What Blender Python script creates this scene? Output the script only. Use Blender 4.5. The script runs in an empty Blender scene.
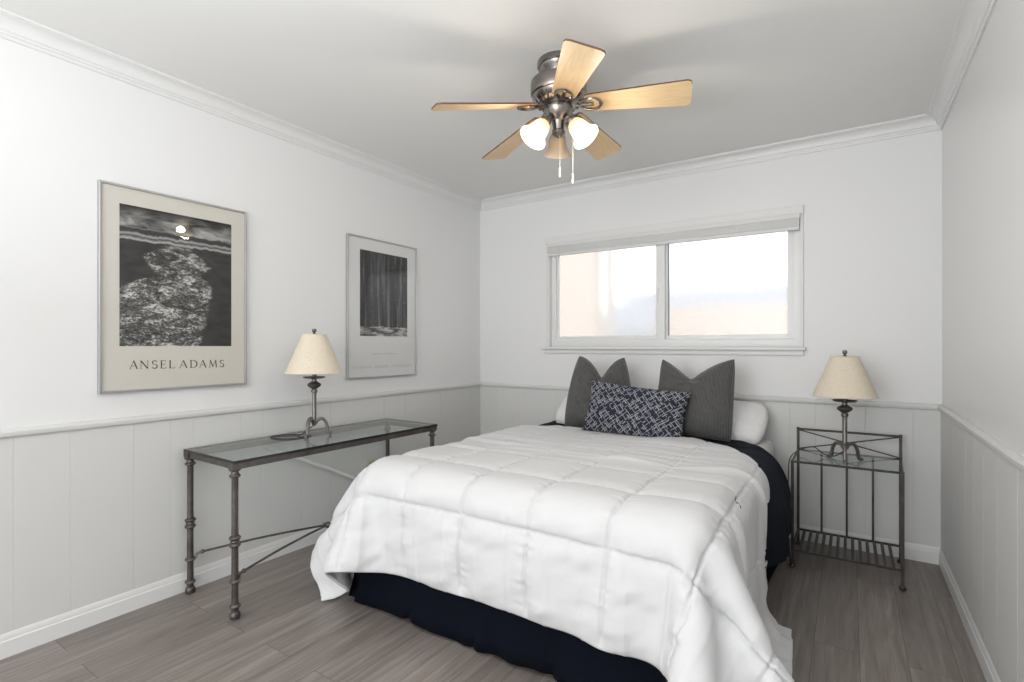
import bpy, bmesh, math, random
import numpy as np
from mathutils import Vector, Matrix

random.seed(4)
np.random.seed(4)
scene = bpy.context.scene
C = scene.collection
PI = math.pi

# ------------------------------------------------------------------ camera, world, lights, exposure
W, H, DEPTH = 3.125, 2.44, 6.4
CAMX, CAMY, CAMZ, YAW = 2.7038, -3.6243, 1.19, math.radians(33.19)
cd = bpy.data.cameras.new('camera')
cam = bpy.data.objects.new('camera', cd)
C.objects.link(cam)
cam.location = (CAMX, CAMY, CAMZ)
cam.rotation_euler = (math.radians(90), 0, YAW)
cd.sensor_width = 36.0
cd.lens = 515.86 * 36.0 / 1024.0
cd.shift_y = 4.5 / 1024.0
cd.clip_start = 0.02
scene.camera = cam

world = bpy.data.worlds.new('overcast_sky')
scene.world = world
world.use_nodes = True
wn = world.node_tree.nodes
wn['Background'].inputs['Color'].default_value = (1.0, 1.0, 1.0, 1)
wn['Background'].inputs['Strength'].default_value = 2.1

scene.view_settings.view_transform = 'Standard'
scene.view_settings.look = 'None'
scene.view_settings.gamma = 1.0
scene.view_settings.use_curve_mapping = False
scene.view_settings.exposure = 0.2


def light(name, typ, loc, rot, energy, color=(1, 1, 1), **kw):
    d = bpy.data.lights.new(name, typ)
    d.energy = energy
    d.color = color
    for k, v in kw.items():
        setattr(d, k, v)
    o = bpy.data.objects.new(name, d)
    o.location = loc
    o.rotation_euler = rot
    C.objects.link(o)
    return o


# added fill lamp at the unseen opening behind the camera, and an upward flash
light('fill_behind', 'AREA', (1.6, -DEPTH + 0.03, 1.35), (math.radians(90), 0, 0), 45,
      (0.955, 0.98, 1.0), shape='RECTANGLE', size=2.5, size_y=2.0)
light('bounced_flash', 'AREA', (2.0, -3.95, 1.45), (math.radians(172), 0, 0), 38,
      (0.96, 0.98, 1.0), shape='DISK', size=1.0)


# ------------------------------------------------------------------ materials
def newmat(name, base=(0.8, 0.8, 0.8), rough=0.5, metal=0.0, **kw):
    m = bpy.data.materials.new(name)
    m.use_nodes = True
    b = m.node_tree.nodes['Principled BSDF']
    b.inputs['Base Color'].default_value = (*base, 1)
    b.inputs['Roughness'].default_value = rough
    b.inputs['Metallic'].default_value = metal
    for k, v in kw.items():
        b.inputs[k].default_value = v
    return m


def N(m, typ, **props):
    n = m.node_tree.nodes.new(typ)
    for k, v in props.items():
        setattr(n, k, v)
    return n


def L(m, a, b):
    m.node_tree.links.new(a, b)


def bsdf(m):
    return m.node_tree.nodes['Principled BSDF']


def coords(m, scale=(1, 1, 1), kind='Object', rot=(0, 0, 0)):
    tc = N(m, 'ShaderNodeTexCoord')
    mp = N(m, 'ShaderNodeMapping')
    mp.inputs['Scale'].default_value = scale
    mp.inputs['Rotation'].default_value = rot
    L(m, tc.outputs[kind], mp.inputs['Vector'])
    return mp.outputs['Vector']


def noise(m, vec, scale, detail=3, rough=0.5, dist=0.0):
    n = N(m, 'ShaderNodeTexNoise')
    n.inputs['Scale'].default_value = scale
    n.inputs['Detail'].default_value = detail
    n.inputs['Roughness'].default_value = rough
    n.inputs['Distortion'].default_value = dist
    if vec is not None:
        L(m, vec, n.inputs['Vector'])
    return n.outputs['Fac']


def ramp(m, fac, stops, interp='LINEAR'):
    r = N(m, 'ShaderNodeValToRGB')
    r.color_ramp.interpolation = interp
    e = r.color_ramp.elements
    while len(e) < len(stops):
        e.new(0.5)
    for i, (p, c) in enumerate(stops):
        e[i].position = p
        e[i].color = (*c, 1) if len(c) == 3 else c
    L(m, fac, r.inputs['Fac'])
    return r.outputs['Color']


def math_(m, op, a, b=None, c=None):
    n = N(m, 'ShaderNodeMath', operation=op)
    for i, v in enumerate((a, b, c)):
        if v is None:
            continue
        if isinstance(v, (int, float)):
            n.inputs[i].default_value = v
        else:
            L(m, v, n.inputs[i])
    return n.outputs[0]


def mix(m, fac, a, b, blend='MIX'):
    n = N(m, 'ShaderNodeMix', data_type='RGBA', blend_type=blend)
    for i, v in ((0, fac), (6, a), (7, b)):
        if isinstance(v, (int, float)):
            n.inputs[i].default_value = v
        elif isinstance(v, tuple):
            n.inputs[i].default_value = (*v, 1)
        else:
            L(m, v, n.inputs[i])
    return n.outputs[2]


def bump(m, h, strength=0.2, dist=0.01):
    b = N(m, 'ShaderNodeBump')
    b.inputs['Strength'].default_value = strength
    b.inputs['Distance'].default_value = dist
    L(m, h, b.inputs['Height'])
    L(m, b.outputs['Normal'], bsdf(m).inputs['Normal'])


def paint(name, col, rough=0.55, bs=0.06):
    m = newmat(name, col, rough)
    v = coords(m)
    bump(m, noise(m, v, 140, 2), bs, 0.002)
    return m


M = {}
M['wall'] = paint('white_wall_paint', (0.81, 0.81, 0.81), 0.5)
M['wall_gloss'] = paint('white_satin_wall_paint', (0.78, 0.78, 0.775), 0.27, 0.1)
M['panel'] = paint('grey_panel_paint', (0.675, 0.675, 0.665), 0.5)
M['trim'] = paint('white_trim_paint', (0.77, 0.77, 0.765), 0.4, 0.02)
M['rail'] = paint('grey_rail_paint', (0.68, 0.68, 0.67), 0.45, 0.02)
M['ceiling'] = paint('ceiling_paint', (0.82, 0.82, 0.80), 0.8, 0.12)
M['vinyl'] = newmat('white_window_vinyl', (0.80, 0.80, 0.795), 0.35)
M['seal'] = newmat('dark_window_seal', (0.25, 0.28, 0.31), 0.6)
M['blind'] = newmat('white_blind_slats', (0.72, 0.72, 0.71), 0.45)

# floor planks running towards the window wall
m = M['floor'] = newmat('grey_vinyl_planks', (0.2, 0.18, 0.17), 0.42)
tc = N(m, 'ShaderNodeTexCoord')
sx = N(m, 'ShaderNodeSeparateXYZ'); L(m, tc.outputs['Object'], sx.inputs[0])
cb = N(m, 'ShaderNodeCombineXYZ'); L(m, sx.outputs['Y'], cb.inputs['X']); L(m, sx.outputs['X'], cb.inputs['Y'])
br = N(m, 'ShaderNodeTexBrick', offset=0.37, offset_frequency=2)
br.inputs['Scale'].default_value = 1.0
br.inputs['Brick Width'].default_value = 1.22
br.inputs['Row Height'].default_value = 0.152
br.inputs['Mortar Size'].default_value = 0.0012
br.inputs['Mortar Smooth'].default_value = 0.1
br.inputs['Bias'].default_value = 0.0
br.inputs['Color1'].default_value = (0, 0, 0, 1)
br.inputs['Color2'].default_value = (1, 1, 1, 1)
br.inputs['Mortar'].default_value = (0.5, 0.5, 0.5, 1)
L(m, cb.outputs[0], br.inputs['Vector'])
plank = br.outputs['Color']
# each plank shifts the grain along
va = N(m, 'ShaderNodeVectorMath', operation='MULTIPLY_ADD')
L(m, plank, va.inputs[0]); va.inputs[1].default_value = (3.1, 17.0, 5.0); L(m, tc.outputs['Object'], va.inputs[2])
g1 = N(m, 'ShaderNodeMapping'); g1.inputs['Scale'].default_value = (26, 1.5, 1); L(m, va.outputs[0], g1.inputs[0])
g2 = N(m, 'ShaderNodeMapping'); g2.inputs['Scale'].default_value = (9, 0.75, 1); L(m, va.outputs[0], g2.inputs[0])
grain = noise(m, g1.outputs[0], 2.2, 6, 0.65, 0.5)
broad = noise(m, g2.outputs[0], 1.3, 4, 0.55, 1.6)
c1 = ramp(m, grain, [(0.25, (0.165, 0.141, 0.128)), (0.5, (0.228, 0.200, 0.185)), (0.78, (0.305, 0.273, 0.255))])
c2 = ramp(m, broad, [(0.3, (0.78, 0.765, 0.76)), (0.5, (0.98, 0.97, 0.96)), (0.72, (1.18, 1.175, 1.17))])
cc = mix(m, 1.0, c1, c2, 'MULTIPLY')
pv = ramp(m, plank, [(0.0, (0.90, 0.89, 0.89)), (1.0, (1.10, 1.095, 1.09))])
cc = mix(m, 1.0, cc, pv, 'MULTIPLY')
cc = mix(m, br.outputs['Fac'], cc, (0.105, 0.09, 0.083))
L(m, cc, bsdf(m).inputs['Base Color'])
hh = math_(m, 'SUBTRACT', math_(m, 'MULTIPLY', grain, 0.5), br.outputs['Fac'])
bump(m, hh, 0.18, 0.002)

# metals
def pewter(name, dark, lit, rough=0.42, metal=0.75, sc=40):
    m = newmat(name, lit, rough, metal)
    v = coords(m, (0.4, 0.4, 0.4))
    L(m, ramp(m, noise(m, v, sc, 4, 0.6), [(0.2, dark), (0.7, lit)]), bsdf(m).inputs['Base Color'])
    return m
M['pewter'] = pewter('aged_pewter_metal', (0.07, 0.06, 0.056), (0.17, 0.150, 0.140))
M['lamp_metal'] = pewter('brushed_pewter_lamp_metal', (0.09, 0.084, 0.078), (0.24, 0.225, 0.212), 0.36)
M['iron'] = pewter('dark_iron', (0.04, 0.034, 0.032), (0.10, 0.088, 0.082), 0.45, 0.7)
M['nickel'] = newmat('brushed_nickel', (0.28, 0.258, 0.242), 0.27, 1.0)
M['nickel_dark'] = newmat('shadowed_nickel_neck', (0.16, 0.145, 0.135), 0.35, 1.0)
M['chain'] = newmat('pale_chain_metal', (0.75, 0.73, 0.68), 0.35, 0.6)
M['silver'] = newmat('silver_frame_metal', (0.50, 0.50, 0.50), 0.35, 0.85)
M['black'] = newmat('black_rubber', (0.012, 0.012, 0.013), 0.45)
M['socket'] = newmat('almond_plastic', (0.62, 0.56, 0.44), 0.4)
M['conduit'] = newmat('white_plastic_tube', (0.82, 0.82, 0.81), 0.4)

# glass sheets
def sheet_glass(name, tint, ior=1.5, rough=0.0):
    m = bpy.data.materials.new(name)
    m.use_nodes = True
    nt = m.node_tree
    nt.nodes.remove(nt.nodes['Principled BSDF'])
    out = nt.nodes['Material Output']
    t = N(m, 'ShaderNodeBsdfTransparent'); t.inputs['Color'].default_value = (*tint, 1)
    g = N(m, 'ShaderNodeBsdfGlossy'); g.inputs['Roughness'].default_value = rough
    g.inputs['Color'].default_value = (1, 1, 1, 1)
    f = N(m, 'ShaderNodeFresnel'); f.inputs['IOR'].default_value = ior
    mx = N(m, 'ShaderNodeMixShader')
    ge = N(m, 'ShaderNodeNewGeometry')
    fr_ = math_(m, 'MULTIPLY', f.outputs[0], math_(m, 'SUBTRACT', 1.0, ge.outputs['Backfacing']))
    L(m, fr_, mx.inputs[0]); L(m, t.outputs[0], mx.inputs[1]); L(m, g.outputs[0], mx.inputs[2])
    L(m, mx.outputs[0], out.inputs['Surface'])
    return m
M['table_glass'] = sheet_glass('clear_table_glass', (0.86, 0.90, 0.885), 1.52)
M['edge_glass'] = newmat('dark_green_glass_edge', (0.004, 0.008, 0.007), 0.15)
M['picture_glass'] = sheet_glass('picture_glass', (0.97, 0.97, 0.97), 1.32)

# obscured window glass
m = M['frosted'] = bpy.data.materials.new('hammered_window_glass')
m.use_nodes = True
m.node_tree.nodes.remove(m.node_tree.nodes['Principled BSDF'])
rf = N(m, 'ShaderNodeBsdfRefraction'); rf.inputs['Roughness'].default_value = 0.16; rf.inputs['IOR'].default_value = 1.18
rf.inputs['Color'].default_value = (0.97, 0.98, 0.98, 1)
tl = N(m, 'ShaderNodeBsdfTranslucent'); tl.inputs['Color'].default_value = (0.95, 0.96, 0.97, 1)
mx = N(m, 'ShaderNodeMixShader'); mx.inputs[0].default_value = 0.28
v = coords(m)
bp = N(m, 'ShaderNodeBump'); bp.inputs['Strength'].default_value = 0.8; bp.inputs['Distance'].default_value = 0.004
L(m, noise(m, v, 60, 2, 0.6), bp.inputs['Height'])
L(m, bp.outputs[0], rf.inputs['Normal'])
L(m, rf.outputs[0], mx.inputs[1]); L(m, tl.outputs[0], mx.inputs[2])
L(m, mx.outputs[0], m.node_tree.nodes['Material Output'].inputs['Surface'])

# textiles
m = M['comforter'] = newmat('white_quilted_cotton', (0.69, 0.69, 0.70), 0.9)
bump(m, noise(m, coords(m), 55, 4, 0.6), 0.14, 0.006)
m = M['sheet'] = newmat('cream_sheet_cotton', (0.74, 0.73, 0.70), 0.85)
bump(m, noise(m, coords(m, (1, 3, 1)), 9, 3, 0.6), 0.35, 0.02)
m = M['pillow_white'] = newmat('white_pillowcase_cotton', (0.80, 0.80, 0.80), 0.85)
bump(m, noise(m, coords(m), 9, 3, 0.6, 0.8), 0.5, 0.03)
m = M['navy'] = newmat('navy_cotton', (0.004, 0.007, 0.014), 0.85)
bsdf(m).inputs['Specular IOR Level'].default_value = 0.2
bump(m, noise(m, coords(m, (1, 1, 0.3)), 16, 3), 0.3, 0.01)
m = M['skirt'] = newmat('navy_bed_skirt_cotton', (0.0025, 0.004, 0.009), 0.9)
bsdf(m).inputs['Specular IOR Level'].default_value = 0.12

m = M['grey_cloth'] = newmat('charcoal_ribbed_cloth', (0.09, 0.09, 0.09), 0.9)
bsdf(m).inputs['Sheen Weight'].default_value = 0.25
v = coords(m)
wv = N(m, 'ShaderNodeTexWave', wave_type='BANDS', bands_direction='X')
wv.inputs['Scale'].default_value = 42; wv.inputs['Distortion'].default_value = 0.8; wv.inputs['Detail'].default_value = 2
L(m, v, wv.inputs['Vector'])
f1 = math_(m, 'ADD', math_(m, 'MULTIPLY', wv.outputs['Fac'], 0.5), math_(m, 'MULTIPLY', noise(m, coords(m, (1, 1, 0.2)), 190, 2, 0.7), 0.8))
L(m, ramp(m, f1, [(0.3, (0.035, 0.035, 0.037)), (0.95, (0.130, 0.127, 0.124))]), bsdf(m).inputs['Base Color'])
bump(m, wv.outputs['Fac'], 0.3, 0.003)

# navy cloth with brushed white lattice
m = M['lattice'] = newmat('navy_lattice_cloth', (0.02, 0.02, 0.04), 0.9)
v0 = coords(m)
warp = N(m, 'ShaderNodeVectorMath', operation='MULTIPLY_ADD')
nz = N(m, 'ShaderNodeTexNoise'); nz.inputs['Scale'].default_value = 14; L(m, v0, nz.inputs['Vector'])
L(m, nz.outputs['Color'], warp.inputs[0]); warp.inputs[1].default_value = (0.012, 0.0, 0.012); L(m, v0, warp.inputs[2])
sp = N(m, 'ShaderNodeSeparateXYZ'); L(m, warp.outputs[0], sp.inputs[0])
X, Z = sp.outputs['X'], sp.outputs['Z']
def family(sign, freq, width, off):
    q = math_(m, 'ADD', X, math_(m, 'MULTIPLY', Z, sign))
    fr = math_(m, 'FRACT', math_(m, 'ADD', math_(m, 'MULTIPLY', q, freq), off))
    d = math_(m, 'ABSOLUTE', math_(m, 'SUBTRACT', fr, 0.5))
    return math_(m, 'LESS_THAN', d, width)
thin = math_(m, 'MAXIMUM', family(0.95, 21, 0.06, 0.1), family(-1.1, 21, 0.06, 0.6))
m1 = math_(m, 'GREATER_THAN', noise(m, coords(m, (1, 1, 1)), 32, 2), 0.42)
thin = math_(m, 'MULTIPLY', thin, m1)
tk1 = math_(m, 'MULTIPLY', family(0.95, 21, 0.10, 0.42), math_(m, 'GREATER_THAN', noise(m, coords(m, (1, 1, 1), rot=(0, 0.8, 0)), 24, 1), 0.53))
tk2 = math_(m, 'MULTIPLY', family(-1.1, 21, 0.10, 0.24), math_(m, 'GREATER_THAN', noise(m, coords(m, (1, 1, 1), rot=(0, -0.8, 0.4)), 26, 1), 0.52))
tot = math_(m, 'MINIMUM', math_(m, 'ADD', thin, math_(m, 'ADD', tk1, tk2)), 1.0)
dry = ramp(m, noise(m, coords(m), 260, 2, 0.7), [(0.3, (0.25, 0.25, 0.25)), (0.65, (1, 1, 1))])
tot2 = math_(m, 'MULTIPLY', tot, dry)
L(m, mix(m, tot2, (0.016, 0.018, 0.034), (0.40, 0.41, 0.45)), bsdf(m).inputs['Base Color'])

m = M['shade_linen'] = newmat('cream_linen_shade', (0.78, 0.69, 0.55), 0.85)
wz = noise(m, coords(m, (1, 1, 6)), 60, 2, 0.7)
L(m, ramp(m, wz, [(0.3, (0.70, 0.61, 0.48)), (0.7, (0.82, 0.74, 0.61))]), bsdf(m).inputs['Base Color'])
bump(m, wz, 0.15, 0.001)

# fan
def blade_wood():
    m = newmat('maple_fan_blade', (0.62, 0.45, 0.25), 0.42)
    g = noise(m, coords(m, (2, 26, 1)), 5, 4, 0.6, 0.4)
    L(m, ramp(m, g, [(0.3, (0.70, 0.50, 0.27)), (0.7, (0.82, 0.63, 0.38))]), bsdf(m).inputs['Base Color'])
    return m
M['blade'] = blade_wood()
M['blade_edge'] = newmat('dark_blade_edge', (0.14, 0.06, 0.03), 0.5)
m = M['opal'] = newmat('opal_shade_glass', (0.72, 0.66, 0.57), 0.3)
bsdf(m).inputs['Subsurface Weight'].default_value = 0.0
bsdf(m).inputs['Transmission Weight'].default_value = 0.0
nt = m.node_tree
tr = N(m, 'ShaderNodeBsdfTranslucent'); tr.inputs['Color'].default_value = (0.80, 0.70, 0.56, 1)
mx = N(m, 'ShaderNodeMixShader'); mx.inputs[0].default_value = 0.6
L(m, bsdf(m).outputs[0], mx.inputs[1]); L(m, tr.outputs[0], mx.inputs[2])
L(m, mx.outputs[0], nt.nodes['Material Output'].inputs['Surface'])
m = M['bulb'] = newmat('lit_bulb', (1, 0.95, 0.85), 0.3)
bsdf(m).inputs['Emission Color'].default_value = (1.0, 0.80, 0.54, 1)
bsdf(m).inputs['Emission Strength'].default_value = 2.0
M['bulb_off'] = newmat('unlit_frosted_bulb', (0.85, 0.84, 0.8), 0.3)

# posters
M['mat_cream'] = newmat('cream_poster_paper', (0.73, 0.70, 0.63), 0.6)
M['mat_white'] = newmat('white_poster_paper', (0.80, 0.80, 0.79), 0.6)
M['ink'] = newmat('dark_poster_ink', (0.06, 0.055, 0.05), 0.6)
M['ink_pale'] = newmat('pale_grey_poster_ink', (0.42, 0.42, 0.42), 0.6)

# shoreline print: u across, v up (0..1) in UV
m = M['print_shore'] = newmat('monochrome_shoreline_print', (0.1, 0.1, 0.1), 0.5)
tcu = N(m, 'ShaderNodeTexCoord').outputs['UV']
su = N(m, 'ShaderNodeSeparateXYZ'); L(m, tcu, su.inputs[0])
U, V = su.outputs['X'], su.outputs['Y']
def uvn(sc, scale, detail=4, rough=0.6, dist=0.0):
    mp = N(m, 'ShaderNodeMapping'); mp.inputs['Scale'].default_value = sc; L(m, tcu, mp.inputs[0])
    return noise(m, mp.outputs[0], scale, detail, rough, dist)
wob = math_(m, 'MULTIPLY', math_(m, 'SUBTRACT', uvn((1, 1, 1), 7, 5, 0.65), 0.5), 0.16)
def edge(pts):
    r_ = N(m, 'ShaderNodeValToRGB')
    e = r_.color_ramp.elements
    while len(e) < len(pts):
        e.new(0.5)
    for k_, (p_, c_) in enumerate(pts):
        e[k_].position = p_; e[k_].color = (c_, c_, c_, 1)
    L(m, V, r_.inputs['Fac'])
    return math_(m, 'SUBTRACT', r_.outputs['Color'], 0.2)
le = edge([(0.0, 0.0), (0.36, 0.05), (0.45, 0.25), (0.52, 0.48), (0.60, 0.42), (0.66, 0.36), (0.72, 0.52), (0.77, 0.60)])
re_ = edge([(0.0, 0.90), (0.30, 1.0), (0.46, 1.0), (0.55, 0.90), (0.62, 1.0), (0.68, 0.92), (0.73, 0.82), (0.77, 0.80)])
uw = math_(m, 'ADD', U, wob)
ins = math_(m, 'MINIMUM', math_(m, 'MULTIPLY', math_(m, 'SUBTRACT', uw, le), 6.0), math_(m, 'MULTIPLY', math_(m, 'SUBTRACT', re_, uw), 6.0))
insr = ramp(m, ins, [(0.0, (0, 0, 0)), (0.25, (0.9, 0.9, 0.9)), (0.6, (0.75, 0.75, 0.75)), (1.0, (0.95, 0.95, 0.95))])
rip = ramp(m, math_(m, 'ADD', math_(m, 'MULTIPLY', uvn((1.0, 2.4, 1), 30, 6, 0.8, 1.0), 0.6), math_(m, 'MULTIPLY', uvn((1.0, 2.6, 1), 4.5, 4, 0.6, 1.5), 0.4)), [(0.42, (0.015, 0.015, 0.014)), (0.51, (0.13, 0.127, 0.12)), (0.58, (0.80, 0.79, 0.75))])
sand = ramp(m, uvn((1, 3, 1), 7, 4), [(0.3, (0.012, 0.012, 0.012)), (0.75, (0.06, 0.058, 0.055))])
land = mix(m, insr, sand, rip)
sky = ramp(m, uvn((1.3, 4.5, 1), 3.2, 5, 0.6, 0.6), [(0.36, (0.04, 0.04, 0.04)), (0.52, (0.26, 0.255, 0.245)), (0.68, (0.52, 0.51, 0.49))])
topd = ramp(m, V, [(0.90, (1, 1, 1)), (0.99, (0.10, 0.10, 0.10))])
sky = mix(m, 1.0, sky, topd, 'MULTIPLY')
hz = math_(m, 'ADD', V, math_(m, 'MULTIPLY', math_(m, 'SUBTRACT', uvn((2, 1, 1), 6, 3), 0.5), 0.05))
surf = ramp(m, hz, [(0.755, (0, 0, 0)), (0.765, (0.5, 0.49, 0.47)), (0.785, (0.04, 0.04, 0.04)), (0.80, (0.42, 0.41, 0.4)), (0.815, (0.03, 0.03, 0.03)), (0.84, (0.04, 0.04, 0.04)), (0.85, (0.3, 0.3, 0.29))])
s1 = math_(m, 'GREATER_THAN', hz, 0.85)
s2 = math_(m, 'GREATER_THAN', hz, 0.755)
img = mix(m, s2, land, surf)
img = mix(m, s1, img, sky)
L(m, img, bsdf(m).inputs['Base Color'])

m = M['print_forest'] = newmat('monochrome_forest_print', (0.1, 0.1, 0.1), 0.5)
tcu = N(m, 'ShaderNodeTexCoord').outputs['UV']
su = N(m, 'ShaderNodeSeparateXYZ'); L(m, tcu, su.inputs[0])
V = su.outputs['Y']
tr1 = ramp(m, uvn((9, 0.6, 1), 1.6, 3, 0.6, 0.3), [(0.38, (0.006, 0.006, 0.006)), (0.52, (0.03, 0.03, 0.03)), (0.68, (0.20, 0.20, 0.20))])
lf = ramp(m, uvn((3.0, 2.0, 1), 18, 5, 0.75, 0.5), [(0.60, (0, 0, 0)), (0.72, (0.6, 0.6, 0.6))])
img = mix(m, 1.0, tr1, lf, 'ADD')
wat = ramp(m, uvn((1, 5, 1), 4, 4, 0.6, 0.5), [(0.42, (0.05, 0.05, 0.05)), (0.6, (0.6, 0.6, 0.58))])
img = mix(m, math_(m, 'LESS_THAN', math_(m, 'ADD', V, math_(m, 'MULTIPLY', uvn((1, 1, 1), 5), 0.1)), 0.16), img, wat)
L(m, img, bsdf(m).inputs['Base Color'])

# outside
M['stucco'] = paint('peach_stucco', (0.56, 0.475, 0.415), 0.9)
M['roof_blue'] = paint('blue_grey_roof', (0.22, 0.26, 0.33), 0.9)
M['paving'] = paint('pale_concrete', (0.62, 0.60, 0.57), 0.9)
M['pipe'] = paint('grey_downpipe_paint', (0.40, 0.37, 0.35), 0.7)


# ------------------------------------------------------------------ mesh helpers
def link(name, me, mats, parent=None, smooth=False, loc=None):
    o = bpy.data.objects.new(name, me)
    C.objects.link(o)
    for mm in (mats if isinstance(mats, (list, tuple)) else [mats]):
        me.materials.append(mm)
    if smooth:
        me.polygons.foreach_set('use_smooth', [True] * len(me.polygons))
    if parent is not None:
        o.parent = parent
    if loc is not None:
        o.location = loc
    return o


def sharpen(me, ang=35):
    bm = bmesh.new(); bm.from_mesh(me)
    for e in bm.edges:
        if len(e.link_faces) == 2 and e.calc_face_angle(0) > math.radians(ang):
            e.smooth = False
    bm.to_mesh(me); bm.free()


class MB:
    def __init__(s):
        s.v, s.f, s.mi = [], [], []
        s.cur = 0

    def add(s, vs, fs):
        b = len(s.v)
        s.v += [tuple(p) for p in vs]
        s.f += [tuple(i + b for i in f) for f in fs]
        s.mi += [s.cur] * len(fs)

    def box(s, x0, x1, y0, y1, z0, z1):
        vs = [(x, y, z) for z in (z0, z1) for y in (y0, y1) for x in (x0, x1)]
        s.add(vs, [(0, 2, 3, 1), (4, 5, 7, 6), (0, 1, 5, 4), (2, 6, 7, 3), (0, 4, 6, 2), (1, 3, 7, 5)])

    def lathe(s, prof, cx=0, cy=0, cz=0, n=24, mat=None):
        vs, fs = [], []
        k = len(prof)
        for i in range(n):
            a = 2 * PI * i / n
            for r, z in prof:
                p = Vector((r * math.cos(a), r * math.sin(a), z))
                if mat is not None:
                    p = mat @ p
                vs.append((p[0] + cx, p[1] + cy, p[2] + cz))
        for i in range(n):
            j = (i + 1) % n
            for q in range(k - 1):
                fs.append((i * k + q, j * k + q, j * k + q + 1, i * k + q + 1))
        if prof[0][0] > 1e-6:
            fs.append(tuple(i * k for i in range(n))[::-1])
        if prof[-1][0] > 1e-6:
            fs.append(tuple(i * k + k - 1 for i in range(n)))
        s.add(vs, fs)

    def tube(s, pts, r, n=10, cap=True, closed=False):
        pts = [Vector(p) for p in pts]
        m_ = len(pts)
        rs = r if isinstance(r, (list, tuple)) else [r] * m_
        vs, fs = [], []
        up = None
        for i, p in enumerate(pts):
            if closed:
                t = pts[(i + 1) % m_] - pts[i - 1]
            elif i == 0:
                t = pts[1] - pts[0]
            elif i == m_ - 1:
                t = pts[-1] - pts[-2]
            else:
                t = (pts[i + 1] - p).normalized() + (p - pts[i - 1]).normalized()
            t.normalize()
            if up is None:
                up = Vector((0, 0, 1)) if abs(t.z) < 0.9 else Vector((1, 0, 0))
            a = (up - t * up.dot(t)).normalized()
            b = t.cross(a)
            up = a
            for j in range(n):
                th = 2 * PI * (j + 0.5) / n
                vs.append(p + (a * math.cos(th) + b * math.sin(th)) * rs[i])
        last = m_ if closed else m_ - 1
        for i in range(last):
            i2 = (i + 1) % m_
            for j in range(n):
                j2 = (j + 1) % n
                fs.append((i * n + j, i * n + j2, i2 * n + j2, i2 * n + j))
        if cap and not closed:
            fs.append(tuple(range(n))[::-1])
            fs.append(tuple((m_ - 1) * n + j for j in range(n)))
        s.add(vs, fs)

    def sphere(s, c, r, n=12, sc=(1, 1, 1)):
        k = n // 2
        prof = [(max(r * math.sin(PI * i / k), 0.0), -r * math.cos(PI * i / k)) for i in range(k + 1)]
        prof[0] = (0, -r); prof[-1] = (0, r)
        s.lathe([(a * sc[0], b * sc[2]) for a, b in prof], *c, n=n)

    def prism(s, poly, axis, lo, hi):
        """poly: 2D points; axis 'x','y','z' = extrusion axis."""
        def P(a, b, c):
            return {'x': (c, a, b), 'y': (a, c, b), 'z': (a, b, c)}[axis]
        n = len(poly)
        vs = [P(a, b, lo) for a, b in poly] + [P(a, b, hi) for a, b in poly]
        fs = [(i, (i + 1) % n, (i + 1) % n + n, i + n) for i in range(n)]
        fs += [tuple(range(n))[::-1], tuple(range(n, 2 * n))]
        s.add(vs, fs)

    def mesh(s, name):
        me = bpy.data.meshes.new(name)
        me.from_pydata(s.v, [], s.f)
        me.polygons.foreach_set('material_index', s.mi)
        me.update()
        bm = bmesh.new(); bm.from_mesh(me)
        bmesh.ops.remove_doubles(bm, verts=bm.verts, dist=1e-6)
        bmesh.ops.recalc_face_normals(bm, faces=bm.faces)
        bm.to_mesh(me); bm.free()
        return me

    def build(s, name, mats, parent=None, smooth=False, bevel=0, loc=None, ang=35):
        me = s.mesh(name)
        o = link(name, me, mats, parent, smooth, loc)
        if smooth:
            sharpen(me, ang)
        if bevel:
            b = o.modifiers.new('bevel', 'BEVEL')
            b.width = bevel; b.segments = 2; b.limit_method = 'ANGLE'
        return o


def tag(o, label, cat, group=None):
    o['label'] = label
    o['category'] = cat
    if group:
        o['group'] = group
    return o


def thing(name, label, cat, loc=(0, 0, 0), rotz=0.0, group=None):
    o = bpy.data.objects.new(name, None)
    C.objects.link(o)
    o.location = loc
    o.rotation_euler = (0, 0, rotz)
    o.empty_display_size = 0.05
    return tag(o, label, cat, group)


def struct(o, label, cat):
    o['kind'] = 'structure'
    o['label'] = label
    o['category'] = cat
    return o


def copy_tree(o, parent=None):
    c = o.copy()
    C.objects.link(c)
    c.parent = parent
    for ch in list(o.children):
        copy_tree(ch, c)
    return c


# ------------------------------------------------------------------ room shell
T = 0.12
b = MB(); b.box(-T, W + T, -DEPTH - T, T, -0.1, 0)
struct(b.build('floor', M['floor']), 'grey brown wood look plank floor under the bed and tables', 'floor')
b = MB(); b.box(-T, W + T, -DEPTH - T, T, H, H + 0.1)
struct(b.build('ceiling', M['ceiling']), 'flat pale grey ceiling above the room', 'ceiling')
b = MB(); b.box(-T, 0, -DEPTH, 0, 0, H)
wl = struct(b.build('wall_left', M['wall']), 'white left wall carrying the two framed posters', 'wall')
b = MB(); b.box(W, W + T, -DEPTH, 0, 0, H)
wr = struct(b.build('wall_right', M['wall_gloss']), 'bare satin white wall on the right', 'wall')
# back wall with window opening
OX0, OX1, OZ0, OZ1 = 0.695, 2.45, 1.18, 2.03
b = MB()
b.box(-T, OX0, 0, T, 0, H); b.box(OX1, W + T, 0, T, 0, H)
b.box(OX0, OX1, 0, T, 0, OZ0); b.box(OX0, OX1, 0, T, OZ1, H)
wb = struct(b.build('wall_back', M['wall']), 'white wall behind the bed with the window in it', 'wall')
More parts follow.
